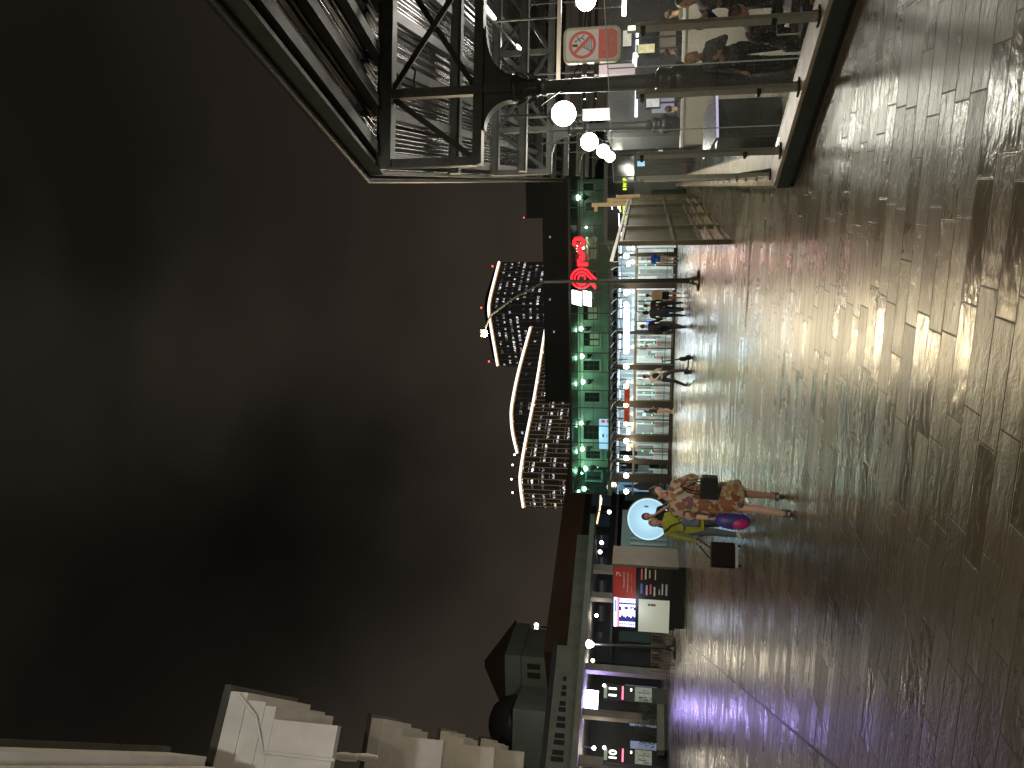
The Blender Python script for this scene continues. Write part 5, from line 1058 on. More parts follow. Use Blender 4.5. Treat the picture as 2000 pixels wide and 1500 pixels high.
def person(label, loc, rz, H=1.72, pose={}, top=None, topcol=None, sleeve=1.0, bottom=None, legs='trousers', shoe=None, hair=None, hairlen=0, vox=.016, fat=1.0, sk=None, extra=None, hem=.55, group=None, face=True):
    s = H/1.75; sk = sk or skin
    J = {k: Vector(v) for k, v in BASE.items()}; J.update({k: Vector(v) for k, v in pose.items() if k in BASE}); J = {k: v*s for k, v in J.items()}
    t = thing('person', label, 'person', tuple(loc), rz, group)
    hd, nk = J['head'], J['neck']; up_ = (hd-nk).normalized(); f_ = Vector(pose.get('look', (0, -1, 0))).normalized(); f_ = (f_-up_*f_.dot(up_)).normalized(); r_ = f_.cross(up_)
    rot = Matrix((tuple(r_), tuple(-f_), tuple(up_))).transposed()
    def hp(x, y, z): return hd + rot @ (Vector((x, y, z))*s)
    mb = MB(); mb.ell(hd+up_*.015*s, (.074*s, .092*s, .105*s), 16, 10, rot); mb.ell(hp(0, -.022, -.055), (.052*s, .062*s, .055*s), 12, 8, rot); mb.ell(hp(0, -.035, -.085), (.03*s, .03*s, .022*s), 10, 6, rot)
    mb.cap(hp(0, -.088, .005), hp(0, -.106, -.028), .008*s, .015*s, 8); mb.ell(hp(.074, .01, -.01), (.012*s, .02*s, .03*s), 8, 6, rot); mb.ell(hp(-.074, .01, -.01), (.012*s, .02*s, .03*s), 8, 6, rot)
    mb.cap(nk-up_*.06*s, hd-up_*.05*s, .058*s, .052*s)
    for q in 'LR':
        sh, el, wr = J['sh'+q], J['el'+q], J['wr'+q]; mb.chain([sh, el, wr], [.048*s*fat, .038*s*fat, .026*s]); hand(mb, wr, (wr-el).normalized()*.6+Vector(pose.get('hd'+q, (0, 0, -.3)))*.6, (0, -1, 0) if abs((wr-el).normalized().y) < .7 else (1, 0, 0), s*1.05, pose.get('curl', .45))
    if True:
        mb.chain([J['neck']-UP*.06*s, J['chest'], J['pel']], [.07*s, .11*s, .11*s])
        for q in 'LR': mb.chain([J['sh'+q], J['chest']], [.05*s, .09*s]); mb.chain([J['pel'], J['hi'+q], J['kn'+q], J['an'+q]], [.1*s, .078*s*fat, .054*s*fat, .036*s])
        for q in 'LR':
            a = J['an'+q]; ft = Vector(pose.get('ft'+q, (0, -1, 0))).normalized(); mb.cap(a+ft*-.03*s-UP*.045*s, a+ft*.13*s-UP*.062*s, .034*s, .026*s)
    b = mb.build('body', sk, t, remesh=vox*.8, smooth_it=2)
    if face:
        for e in (-.03, .03): MB().ell(hp(e, -.083, .008), (.011*s, .007*s, .006*s), 8, 6, rot).build('eye', eye_m, t)
        MB().ell(hp(0, -.084, -.058), (.022*s, .008*s, .006*s), 8, 6, rot).build('mouth', lip_m, t)
    if hair:
        mb = MB(); mb.ell(hp(0, .018, .034), (.084*s, .096*s, .100*s), 16, 10, rot)
        if hairlen: mb.cap(hp(0, .055, 0), hp(0, .07, -hairlen), .075*s, .05*s); mb.cap(hp(.055, .03, 0), hp(.06, .04, -hairlen*.9), .035*s, .025*s); mb.cap(hp(-.055, .03, 0), hp(-.06, .04, -hairlen*.9), .035*s, .025*s)
        mb.build('hair', hair, t, remesh=vox*.8)
    # upper garment
    if top:
        mb = MB(); c, p_, n_ = J['chest'], J['pel'], J['neck']; k = fat
        mb.ell(c+UP*.02*s, (.158*s*k, .120*s*k, .185*s), 18, 10); mb.ell(c.lerp(p_, .55), (.138*s*k, .112*s*k, .17*s), 18, 10)
        mb.chain([J['shL'], n_-UP*.035*s, J['shR']], [.055*s, .052*s, .055*s]); mb.chain([J['shL'], c], [.055*s, .09*s]); mb.chain([J['shR'], c], [.055*s, .09*s])
        mb.ell(p_.lerp(c, .12), (.165*s*k, .13*s*k, .13*s), 18, 10)
        if top == 'coat': mb.lathe([(.175*s*k, p_.z-.30*s), (.172*s*k, p_.z-.1*s), (.165*s*k, p_.z+.08*s)], c=(p_.x, p_.y, 0), n=20, squash=(1, .78))
        for q in 'LR':
            sh, el, wr = J['sh'+q], J['el'+q], J['wr'+q]
            if sleeve >= 1: mb.chain([sh, el, wr.lerp(el, .08)], [.060*s, .050*s, .038*s])
            else: mb.chain([sh, sh.lerp(el, sleeve*2)], [.062*s, .058*s])
        mb.build({'coat': 'coat', 'shirt': 'shirt', 'jacket': 'jacket'}.get(top, 'jacket'), topcol, t, remesh=vox, smooth_it=3)
    # lower garment
    if legs == 'trousers':
        mb = MB(); mb.ell(J['pel']-UP*.03*s, (.155*s*fat, .12*s*fat, .12*s), 16, 9)
        for q in 'LR': mb.chain([J['pel']-UP*.02*s, J['hi'+q], J['kn'+q], J['an'+q]+UP*.02*s], [.11*s, .098*s*fat, .072*s*fat, .056*s])
        mb.build('trousers', bottom, t, remesh=vox, smooth_it=2)
    elif legs == 'shorts':
        mb = MB(); mb.ell(J['pel']-UP*.03*s, (.16*s*fat, .125*s*fat, .12*s), 16, 9)
        for q in 'LR': mb.chain([J['pel']-UP*.02*s, J['hi'+q], J['hi'+q].lerp(J['kn'+q], .55)], [.11*s, .10*s, .092*s])
        mb.build('shorts', bottom, t, remesh=vox, smooth_it=2)
    if shoe:
        for q in 'LR':
            a = J['an'+q]; ft = Vector(pose.get('ft'+q, (0, -1, 0))).normalized(); mb = MB(); mb.cap(a-ft*.045*s-UP*.05*s, a+ft*.06*s-UP*.052*s, .044*s, .042*s); mb.cap(a+ft*.06*s-UP*.052*s, a+ft*.15*s-UP*.060*s, .042*s, .032*s); mb.cap(a+UP*.01*s, a-UP*.04*s, .045*s, .045*s)
            mb.build('shoe', shoe, t, remesh=vox*.7)
    return t, J, s
# floral dress material: large rust, ochre and cream leaves
def floral():
    m = bpy.data.materials.new('floral_cloth'); m.use_nodes = True; nt = m.node_tree; L = nt.links; b = nt.nodes['Principled BSDF']; b.inputs['Roughness'].default_value = .75
    t = N(nt, 'ShaderNodeTexCoord'); n = N(nt, 'ShaderNodeTexNoise'); n.inputs['Scale'].default_value = 7; L.new(t.outputs['Object'], n.inputs['Vector'])
    mx_ = N(nt, 'ShaderNodeMixRGB'); mx_.inputs[0].default_value = .22; L.new(t.outputs['Object'], mx_.inputs[1]); L.new(n.outputs['Color'], mx_.inputs[2])
    v = N(nt, 'ShaderNodeTexVoronoi'); v.inputs['Scale'].default_value = 13; L.new(mx_.outputs[0], v.inputs['Vector'])
    sc_ = N(nt, 'ShaderNodeSeparateColor'); L.new(v.outputs['Color'], sc_.inputs[0]); r = N(nt, 'ShaderNodeValToRGB'); r.color_ramp.interpolation = 'CONSTANT'; e = r.color_ramp.elements
    e[0].position = 0; e[0].color = (.20, .07, .028, 1); e[1].position = .3; e[1].color = (.34, .27, .19, 1)
    for p, c in ((.45, (.24, .13, .035, 1)), (.66, (.15, .05, .025, 1)), (.8, (.34, .28, .20, 1)), (.93, (.14, .06, .07, 1))): q = e.new(p); q.color = c
    L.new(sc_.outputs[0], r.inputs[0]); d = N(nt, 'ShaderNodeMapRange'); d.inputs[1].default_value = .62; d.inputs[2].default_value = .7; L.new(v.outputs['Distance'], d.inputs[0])
    mm = N(nt, 'ShaderNodeMixRGB'); mm.inputs[2].default_value = (.34, .28, .20, 1); L.new(d.outputs[0], mm.inputs[0]); L.new(r.outputs[0], mm.inputs[1]); L.new(mm.outputs[0], b.inputs['Base Color'])
    return m
dressm = floral()
blk = cloth('black', (.018, .018, .02)); dk = cloth('dark_grey', (.04, .04, .045)); jeans = cloth('dark_jeans', (.03, .045, .08)); hair_b = mat('hair_dark', (.03, .02, .015), .55, var=.3, vs=30); hair_l = mat('hair_light_brown', (.30, .19, .09), .55, var=.35, vs=30); shoe_b = mat('shoe_black', (.02, .02, .02), .4); shoe_w = mat('shoe_pale', (.5, .45, .38), .6)
# woman in the floral dress, walking towards the viewer
fl = gz(1538, 992); fr_ = gz(1518, 952); mid = (fl+fr_)/2
W1 = Vector((at(1400, 975, 9.5).x, 9.5, 0))
po = dict(elL=(.27, .02, 1.12), wrL=(.10, -.20, 1.33), hdL=(-.2, .2, .9), elR=(-.24, .08, 1.13), wrR=(-.25, .02, .86), knL=(.09, .04, .50), anL=(.06, .27, .13), knR=(-.09, -.12, .50), anR=(-.13, -.26, .09), head=(.05, -.05, 1.60), look=(.45, -1, -.25), curl=.7)
t, J, s = person('woman in a loose floral dress walking with a black handbag on her bent arm', W1, R(6), 1.66, po, None, legs='none', hair=hair_b, hairlen=.0, vox=.012, sk=skin2, fat=1.02)
mb = MB(); prof = [(.10, 1.45), (.14, 1.41), (.185, 1.32), (.19, 1.18), (.185, 1.05), (.205, .90), (.23, .72), (.25, .56), (.23, .55)]
n = 48; vs = []
for i, (r__, z) in enumerate(prof):
    for k in range(n):
        a = 2*math.pi*k/n; fold = 1+.045*math.sin(a*7+z*3)*max(0, (1.2-z))*1.4; vs.append((r__*fold*math.cos(a)*s, r__*.68*fold*math.sin(a)*s+.0, z*s+(.02*math.sin(a*2+1) if z < .6 else 0)))
mb.add(vs, [(i*n+k, i*n+(k+1) % n, (i+1)*n+(k+1) % n, (i+1)*n+k) for i in range(len(prof)-1) for k in range(n)], True)
mb.build('dress', dressm, t)
mb = MB(); mb.chain([J['shL'], J['shL'].lerp(J['elL'], .8)], [.066*s, .078*s]); mb.chain([J['shR'], J['shR'].lerp(J['elR'], .8)], [.066*s, .078*s]); mb.chain([J['shL'], J['neck']-UP*.07*s, J['shR']], [.075*s, .09*s, .075*s]); mb.build('sleeves', dressm, t, remesh=.014, smooth_it=3)
for q, ft in (('L', (0, -1, 0)), ('R', (0, -1, 0))):
    a = J['an'+q]; mb = MB(); mb.cap(a+Vector((0, .05, -.085))*s, a+Vector((0, -.15, -.095))*s, .038*s, .036*s); mb.cbox(tuple(a+Vector((0, -.09, -.05))*s), (.10, .045, .05), .01); mb.cbox(tuple(a+Vector((0, .03, -.02))*s), (.085, .09, .02), .005); mb.build('sandal', shoe_b, t)
hbp = W1+Matrix.Rotation(R(6), 3, 'Z') @ (J['elL']+Vector((.0, -.02, 0))); t = thing('handbag', 'black leather handbag hanging from the elbow of the woman in the floral dress', 'handbag', tuple(at(1399, 952, 9.25)), R(-20))
lea = mat('black_leather', (.012, .012, .013), .35, spec=.5); MB().cbox((0, 0, .09), (.29, .12, .20), .02).build('body', lea, t); 
for dy in (-.035, .035): MB().tube([(-.09, dy, .19), (-.06, dy, .34), (0, dy*.4, .42), (.06, dy, .34), (.09, dy, .19)], .008, 8).build('handle', lea, t)
hr = W1+Matrix.Rotation(R(6), 3, 'Z') @ J['wrR']; t = thing('tote_bag', 'soft blue and magenta bag hanging from the hand of the woman in the floral dress', 'bag', tuple(at(1466, 1019, 9.4)), R(15))
MB().ell((0, 0, .21), (.105, .08, .21), 16, 10).build('body', mat('bag_pattern_blue', (.04, .03, .22), .5, var=.6, vs=5), t); MB().ell((-.03, -.02, .14), (.075, .07, .12), 14, 9).build('magenta_patch', mat('bag_magenta', (.45, .02, .14), .5, var=.3, vs=6), t)
MB().tube([(-.06, 0, .36), (-.03, 0, .50), (.03, 0, .50), (.06, 0, .36)], .010, 8).build('handle', lea, t)
# woman in the yellow-green jacket pulling a case
W2 = Vector((at(1400, 1028, 13.7).x, 13.7, 0))
po = dict(elL=(.26, -.02, 1.13), wrL=(.08, -.22, 1.10), hdL=(-.5, 0, -.1), elR=(-.27, .06, 1.12), wrR=(-.36, .16, .82), knL=(.09, .02, .50), anL=(.12, .22, .12), knR=(-.09, -.10, .50), anR=(-.10, -.18, .09), head=(.02, -.04, 1.61), look=(.1, -1, -.1))
t, J, s = person('woman in a yellow-green jacket and grey trousers pulling a dark wheeled case', W2, R(-4), 1.60, po, 'coat', cloth('yellow_green', (.28, .31, .035)), 1.0, cloth('grey_blue', (.075, .09, .10)), 'trousers', shoe_w, hair_l, .0, .013, 1.08)
MB().tube([J['shR']+Vector((.02, -.10, .05)), J['chest']+Vector((.02, -.19, .02)), J['pel']+Vector((.10, -.20, .12))], .012, 6).build('shoulder_strap', blk, t)
q = W2+J['wrL']; t = thing('shoulder_bag', 'grey-blue bag held at the hip of the woman in the yellow-green jacket', 'bag', (q.x+.06, q.y-.10, q.z-.24), R(10)); MB().cbox((0, 0, .11), (.20, .12, .28), .03).build('body', cloth('slate', (.10, .13, .18)), t); MB().tube([(-.06, 0, .24), (0, 0, .32), (.06, 0, .24)], .01, 6).build('handle', blk, t)
q = gz(1446, 1086); hnd = W2+Matrix.Rotation(R(-4), 3, 'Z') @ J['wrR']; t = thing('wheeled_case', 'dark brown soft wheeled case pulled by the woman in the yellow-green jacket', 'suitcase', (q.x, q.y, 0), R(12))
MB().cbox((0, 0, .30), (.44, .26, .40), .05).build('body', mat('case_brown', (.010, .005, .004), .8, spec=.2, var=.3, vs=8, bump=.3, bs=20), t); MB().cbox((0, 0, .075), (.40, .22, .05), .01).build('base', mat('case_base', (.35, .36, .36), .4), t)
for x in (-.17, .17): MB().tube([(x-.02, .1, .04), (x+.02, .1, .04)], .042, 12).build('wheel', black_m, t)
hl = Matrix.Rotation(-R(12), 3, 'Z') @ (hnd-Vector((q.x, q.y, 0)))
for x in (-.10, .10): MB().tube([(x, .1, .48), hl+Vector((x*.5, 0, -.04))], .012, 6).build('handle_rod', black_m, t)
MB().tube([hl+Vector((-.06, 0, -.03)), hl+Vector((.06, 0, -.03))], .015, 8).build('grip', black_m, t)
# man in black in front of the round advert
W3 = Vector((at(1300, 1010, 16.2).x, 16.2, 0))
po = dict(elL=(.27, -.05, 1.18), wrL=(.07, -.16, 1.47), hdL=(-.2, 0, .9), elR=(-.23, -.02, 1.14), wrR=(-.10, -.25, 1.15), head=(.0, -.03, 1.63), look=(.2, -1, -.1))
person('man in a black T-shirt in front of the round advert', W3, R(0), 1.70, po, 'shirt', blk, .4, dk, 'trousers', shoe_b, mat('hair_reddish', (.10, .025, .02), .6), 0, .014)
# walkers in front of the station
def walk(a): return dict(knL=(.10, -.14*a, .51), anL=(.10, -.20*a, .10), knR=(-.10, .04*a, .50), anR=(-.10, .26*a, .14), elL=(.24, .10*a, 1.15), wrL=(.24, .08*a, .90), elR=(-.24, -.02, 1.14), wrR=(-.25, -.16*a, .92))
q = gz(1327, 506); person('pedestrian in a bright blue shirt and white shorts walking away', q, R(170), 1.70, walk(.8), 'shirt', cloth('bright_blue', (.03, .09, .55)), .4, cloth('cream', (.55, .50, .42)), 'shorts', shoe_b, mat('hair_cream_cap', (.45, .38, .28), .7), 0, .022, face=False)
q = gz(1334, 577); t_, J, s = person('pedestrian in a loose beige top and black shorts seen from behind', q, R(175), 1.66, walk(.5), 'shirt', cloth('beige', (.45, .33, .20)), .45, blk, 'shorts', shoe_w, hair_b, 0, .022, 1.15, face=False)
q = gz(1336, 597); person('dark-coated man on the right of the walking pair, seen from behind', q, R(185), 1.74, walk(.6), 'jacket', blk, 1, blk, 'trousers', shoe_b, hair_b, 0, .022, face=False, group='pair in dark coats')
q = gz(1338, 611); t_, J, s = person('man in black hooded jacket and jeans, left of the walking pair', q, R(178), 1.78, walk(.7), 'jacket', dk, 1, jeans, 'trousers', shoe_b, blk, .10, .022, 1.1, face=False, group='pair in dark coats')
q = gz(1342, 638); q8 = q; t_, J, s = person('tall man in black with a rucksack walking alone below the white lit sign', q, R(150), 1.86, walk(.9), 'jacket', blk, 1, mat('cloth_navy', (.02, .025, .04), .8), 'trousers', mat('shoe_grey', (.12, .12, .13), .6), hair_b, 0, .02, 1.02, face=False)
t = thing('rucksack', 'black rucksack on the back of the tall man in black', 'rucksack', tuple(q+Matrix.Rotation(R(150), 3, 'Z') @ Vector((0, .20, 1.12))), R(150)); MB().cbox((0, .03, .16), (.32, .18, .46), .06).build('body', cloth('charcoal', (.035, .036, .04)), t); MB().cbox((0, .14, .08), (.24, .05, .2), .02).build('pocket', blk, t)
q = gz(1345, 738); t_, J, s = person('man in white shirt and black waistcoat pushing a kick scooter', q, R(35), 1.76, dict(head=(-.02, -.10, 1.60), neck=(0, -.03, 1.46), elL=(.22, -.18, 1.20), wrL=(.12, -.38, 1.05), elR=(-.22, -.18, 1.20), wrR=(-.12, -.38, 1.05), hdL=(0, -.3, 0), hdR=(0, -.3, 0), knL=(.10, -.30, .60), anL=(.10, -.34, .16), knR=(-.10, .08, .52), anR=(-.10, .34, .10), curl=.8), 'shirt', cloth('white', (.50, .46, .40)), 1, cloth('grey_jeans', (.05, .055, .07)), 'trousers', shoe_b, hair_b, 0, .02)
MB().ell(J['chest'].lerp(J['pel'], .3)+Vector((0, -.055, 0)), (.150, .10, .22), 16, 10).build('waistcoat', blk, t_)
q = gz(1350, 712); t = thing('kick_scooter', 'black kick scooter with tall handlebar pushed by the man in the white shirt', 'scooter', tuple(q), R(40))
MB().cbox((0, .05, .11), (.13, .62, .05), .02).build('deck', black_m, t)
for y in (-.38, .42): MB().tube([(-.02, y, .12), (.02, y, .12)], .12, 16).build('wheel', mat('tyre', (.02, .02, .02), .7), t)
MB().tube([(0, -.34, .16), (0, -.24, .6), (0, -.16, 1.02)], .024, 8).build('stem', black_m, t); MB().tube([(-.24, -.14, 1.05), (0, -.16, 1.03), (.24, -.14, 1.05)], .018, 8).build('handlebar', black_m, t)
MB().ell((0, -.30, .30), (.09, .08, .16)).build('front_bag', blk, t)
q = gz(1316, 804); person('long-haired woman standing by the pillar under the red banner', q, R(120), 1.62, dict(elL=(.2, -.15, 1.15), wrL=(.1, -.25, 1.2)), 'jacket', blk, 1, cloth('tan', (.40, .32, .24)), 'trousers', shoe_w, hair_b, .22, .022, face=False)
q = F(fpx(1290, 676, 1.6)[0], 1.6, .03); person('fair-haired person in white clothes behind the middle doors', q, R(100), 1.64, walk(.4), 'shirt', cloth('white2', (.6, .58, .55)), 1, cloth('white2', (.6, .58, .55)), 'trousers', shoe_w, hair_l, .08, .024, face=False)
# people on the platform behind the glass
q = gz(1440, 66, .75); sx_, sy_ = q.x, q.y
po = dict(pel=(0, .05, .50), chest=(0, -.06, .84), neck=(0, -.16, 1.03), head=(0, -.26, 1.12), shL=(.19, -.10, .97), shR=(-.19, -.10, .97), elL=(.26, -.16, .70), elR=(-.26, -.16, .70), wrL=(.08, -.40, .72), wrR=(-.08, -.40, .72), hdL=(0, -.3, .3), hdR=(0, -.3, .3), hiL=(.10, .0, .46), hiR=(-.10, .0, .46), knL=(.14, -.44, .47), knR=(-.14, -.44, .47), anL=(.14, -.46, .09), anR=(-.14, -.46, .09), look=(0, -1, -.9))
person('dark-haired man in a black jacket sitting bent forward on the platform bench', (sx_, sy_+.15, -.4), R(60), 1.76, po, 'jacket', blk, 1, dk, 'trousers', shoe_b, hair_b, 0, .014)
bn = thing('bench', 'grey slatted bench on the platform behind the glass railing', 'bench', (sx_+.3, sy_+.45, -.4), R(60)); MB().box(-1.0, 1.0, -.22, .25, .38, .43).build('seat', mat('bench_grey', (.25, .25, .24), .5, var=.2, vs=4), bn)
for x in (-.8, .8): MB().box(x-.04, x+.04, -.18, .2, 0, .379).build('leg', dsteel_m, bn)
t = thing('travel_case', 'upright black travel case with pale handle beside the sitting man', 'suitcase', (sx_-.12, sy_-.45, -.4), R(20)); MB().cbox((0, 0, .29), (.32, .22, .52), .04).build('shell', mat('case_black', (.015, .016, .022), .4), t); MB().tube([(-.08, .08, .54), (-.08, .08, .78), (.08, .08, .78), (.08, .08, .54)], .009, 6).build('handle', steel_m, t)
t = thing('paper_bag', 'tan paper bag beside the sitting man', 'bag', (sx_+.25, sy_-.35, -.4), R(10)); MB().cbox((0, 0, .22), (.30, .16, .42), .01).build('body', mat('kraft_paper', (.42, .29, .12), .8, var=.1), t); MB().tube([(-.06, 0, .42), (-.04, 0, .5), (.04, 0, .5), (.06, 0, .42)], .006, 6).build('handle', mat('kraft_paper', (.42, .29, .12), .8), t)
q = gz(1352, 112, 1.13); person('blonde woman in a dark patterned jacket holding a phone behind the glass', (q.x, q.y, -.4), R(-45), 1.66, dict(elL=(.25, .02, 1.16), wrL=(.14, -.20, 1.22), hdL=(-.2, -.3, .5), head=(.01, -.06, 1.60), look=(.1, -1, -.5), curl=.7), 'jacket', mat('cloth_pattern', (.07, .07, .08), .8, var=.9, vs=14), 1, blk, 'trousers', shoe_b, mat('hair_blonde', (.52, .36, .17), .55, var=.3, vs=30), .08, .014, sk=skin2)
q = gz(1400, 8, .85); person('person in a long black coat with raised bare hands, cut by the picture edge', (q.x+.18, q.y+.2, -.4), R(-70), 1.78, dict(elL=(.24, -.12, 1.22), wrL=(.10, -.36, 1.36), elR=(-.24, -.12, 1.22), wrR=(-.08, -.38, 1.36), hdL=(0, -.2, .6), hdR=(0, -.2, .6), curl=.6), 'coat', blk, 1, dk, 'trousers', mat('shoe_pale', (.5, .45, .38), .6), hair_b, 0, .014)
for i, (x, y, Y, rz, c) in enumerate(((1262, 215, 19.0, 160, 'navy'), (1258, 238, 24.0, 20, 'grey2'), (1262, 30, 17.0, 200, 'olive'), (1258, 105, 21.0, 90, 'navy'), (1258, 262, 30.0, 180, 'grey2'))):
    q = at(x, y, Y); person('passer-by on the platform, ' + ['in navy beyond the second column', 'in grey left of the second column', 'in olive right of the prohibition sign', 'small one in navy below the sign', 'farthest one near the station end'][i], (q.x, q.y, -.4), R(rz), 1.7+.05*(i % 3), walk(.6), 'jacket', cloth(c, {'navy': (.03, .04, .08), 'grey2': (.16, .15, .15), 'olive': (.09, .09, .05)}[c]), 1, dk, 'trousers', shoe_b, hair_b, 0, .026, face=False, group='passers-by on the platform')
for i, (x, y, Y) in enumerate(((1219, 12, 20), (1222, 30, 24), (1222, 262, 30), (1230, 270, 34), (1213, 275, 38), (1240, 118, 22), (1236, 96, 26), (1228, 60, 30), (1224, 205, 33))):
    q = at(x, y, Y); t = thing('platform_lamp', 'small glaring white lamp far along the platform, %s' % ['rightmost in the picture', 'second from the right edge', 'left of the second column', 'lower one left of the second column', 'highest one by the station end', 'below the prohibition sign', 'under the middle of the prohibition sign', 'right under the prohibition sign', 'under the pale strip light'][i], 'lamp', tuple(q), R(8*i), 'small lamps far along the platform')
    MB().cbox((0, 0, 0), (.5+.1*(i % 3), .12, .10), .02).build('light_box', emis('far_lamp', (1, .96, .92), 14), t); MB().beam((0, 0, .05), (0, 0, .8), .03).build('hanger', can_m, t)
# sloping metal counter beyond the glass
q = gz(1540, 212, -.4); t = thing('metal_counter', 'grey-green metal counter with a sloping violet-lit top behind the glass railing', 'counter', (q.x+.1, q.y+.6, -.4), R(18)); cmm = mat('counter_metal', (.13, .15, .14), .4, metal=.4, var=.2, vs=3)
MB().box(-.38, .38, 0, .45, 0, 1.0).build('body', cmm, t); MB().add([(-.44, -.10, 1.0), (.44, -.10, 1.0), (.44, .50, 1.16), (-.44, .50, 1.16), (-.44, -.10, 1.04), (.44, -.10, 1.04), (.44, .50, 1.20), (-.44, .50, 1.20)], [(0,3,2,1),(4,5,6,7),(0,1,5,4),(1,2,6,5),(2,3,7,6),(3,0,4,7)]).build('sloping_top', mat('counter_top', (.10, .10, .11), .25, metal=.3, emit=(.7, .6, 1), es=.02), t)
MB().box(-.44, .44, -.125, -.101, 1.0, 1.035).build('edge_glow', emis('violet_edge_glow', (.75, .65, 1), .8), t); MB().box(-.34, .34, -.03, -.001, .12, .92).build('front_panel', mat('counter_panel', (.09, .11, .10), .5), t)  # violet light falling on the counter put in as a glowing edge, no lamp
random.seed(5)
for i, (x, y, Y, w_, h_) in enumerate(((1225, 75, 23, .9, .5), (1262, 95, 23, .5, 1.0), (1248, 185, 26, 1.1, .5), (1275, 200, 24, .6, .8), (1252, 320, 37, .5, .7), (1290, 300, 34, .7, .4), (1235, 55, 22, .3, .5))):
    q = at(x, y, Y); c_ = [(.75, .7, .6), (.85, .72, .40), (.5, .75, .8), (.8, .8, .85), (.35, .65, .9), (.9, .88, .8), (1, .9, .6)][i]
    t = thing('lit_window_sign', 'small glowing panel beyond the glass railing, ' + ['wide pale one under the prohibition sign', 'tall yellowish one below the prohibition sign', 'wide cyan one between the first two columns', 'pale one by the second column', 'blue one at the station end', 'low pale one at the station end', 'tiny yellow one at the right edge'][i], 'sign', tuple(q), R(-10+5*i), 'small glowing panels beyond the glass')
    w_, h_ = w_*.55, h_*.6; MB().cbox((0, .06, 0), (w_, .1, h_)).build('casing', black_m, t); MB().cbox((0, -.01, 0), (w_*.9, .03, h_*.85)).build('face', mat('glow_%d' % i, c_, .5, emit=c_, es=[.5, .6, .9, .5, 1.2, .5, 2][i], var=.5, vs=5), t); MB().beam((0, .06, -h_/2), (0, .06, -q.z-.4), .05).build('post', can_m, t)
# ---------------------------------------------------------------- information kiosk
ka = gz(1335, 1233); kb = gz(1340, 1107); kd = (kb-ka); kd.z = 0; kw = kd.length; KA = math.atan2(kd.y, kd.x)
kn = Vector((kd.y, -kd.x, 0)).normalized()
def kz(x, y): return hit(x, y, ka, kn)
def kxz(x, y): p = kz(x, y); return (p-ka).dot(kd.normalized()), p.z
kt = kxz(1197, 1170)[1]
ks = thing('information_kiosk', 'wide black information kiosk with red, dark, white and lit timetable panels', 'kiosk', tuple(ka), KA)
MB().box(0, kw, 0, 1.0, .35, kt).build('body', mat('kiosk_black', (.014, .014, .016), .35), ks); MB().box(.05, kw-.05, .06, .9, 0, .349).build('plinth', mat('kiosk_plinth', (.012, .02, .018), .5), ks)
MB().box(kw+.001, kw+.10, -.25, 1.1, 0.28, kt+.03).build('side_wall', mat('kiosk_side', (.17, .15, .12), .5, var=.15, vs=2, metal=.3), ks); MB().box(kw+.001, kw+.08, -.2, 1.0, 0, .279).build('side_foot', mat('kiosk_black', (.014, .014, .016), .35), ks)
def kpanel(x0, x1, y0, y1, nm, m):
    a0, zt_ = kxz(x0, y1); a1, zb_ = kxz(x1, y0); _, zt2 = kxz(x0, (y0+y1)/2); _, zb2 = kxz(x1, (y0+y1)/2); p = MB().box(a0, a1, -.03, -.001, zb2, zt2).build(nm, m, ks); return p, a0, a1, zb2, zt2
wtxt = mat('panel_text', (.6, .52, .40), .6, emit=(.8, .7, .5), es=.16)
p, a0, a1, b0, b1 = kpanel(1198, 1242, 1106, 1166, 'red_panel', mat('panel_red', (.42, .04, .025), .55, emit=(.5, .06, .04), es=.13)); w = a1-a0; h = b1-b0
mb = MB(); ax_, az_ = a0+w*.80, b1-h*.16; 
for q_ in (((0, 0), (-.11, -.13)),): mb.beam((ax_, -.036, az_), (ax_-.17, -.036, az_-.17), .004, .03)
mb.beam((ax_+.0, -.036, az_+.01), (ax_-.15, -.036, az_+.01), .004, .03); mb.beam((ax_+.0, -.036, az_+.01), (ax_, -.036, az_-.14), .004, .03); mb.build('arrow', wtxt, p)
text_part('Казанский', h*.08, w*.48, wtxt, p, (a0+w*.33, -.034, b1-h*.50), (1, 0, 0), (0, 0, 1)); text_part('Ленинградский', h*.08, w*.60, wtxt, p, (a0+w*.20, -.034, b1-h*.68), (1, 0, 0), (0, 0, 1)); text_part('Kazansky, Leningradsky', h*.06, w*.62, mat('panel_text_dim', (.4, .25, .2), .6, emit=(.6, .35, .25), es=.12), p, (a0+w*.18, -.034, b1-h*.84), (1, 0, 0), (0, 0, 1))
p, a0, a1, b0, b1 = kpanel(1247, 1311, 1109, 1169, 'dark_panel', mat('panel_dark', (.022, .02, .02), .4)); w = a1-a0; h = b1-b0
for (x, z, ww, hh, c) in [(.60, .88, .33, .045, (.6, .12, .08)), (.62, .76, .34, .045, (.4, .42, .36)), (.66, .64, .24, .04, (.45, .35, .1)), (.62, .47, .30, .035, (.35, .33, .25)), (.18, .87, .30, .07, (.12, .12, .35)), (.14, .72, .30, .05, (.4, .4, .38)), (.17, .60, .30, .05, (.6, .10, .08)), (.12, .48, .28, .05, (.38, .4, .33)), (.17, .34, .16, .035, (.3, .32, .3)), (.17, .24, .34, .05, (.28, .3, .26)), (.16, .11, .34, .06, (.26, .28, .22))]:
    MB().box(a0+w*x, a0+w*(x+ww), -.036, -.031, b0+h*z, b0+h*(z+hh)).build('text_line', mat('line_%d' % int(x*1000+z*100), c, .5, emit=c, es=.28), p)
p, a0, a1, b0, b1 = kpanel(1199, 1241, 1168, 1222, 'timetable_screen', emis('screen_blue', (.05, .05, .35), .5)); w = a1-a0; h = b1-b0
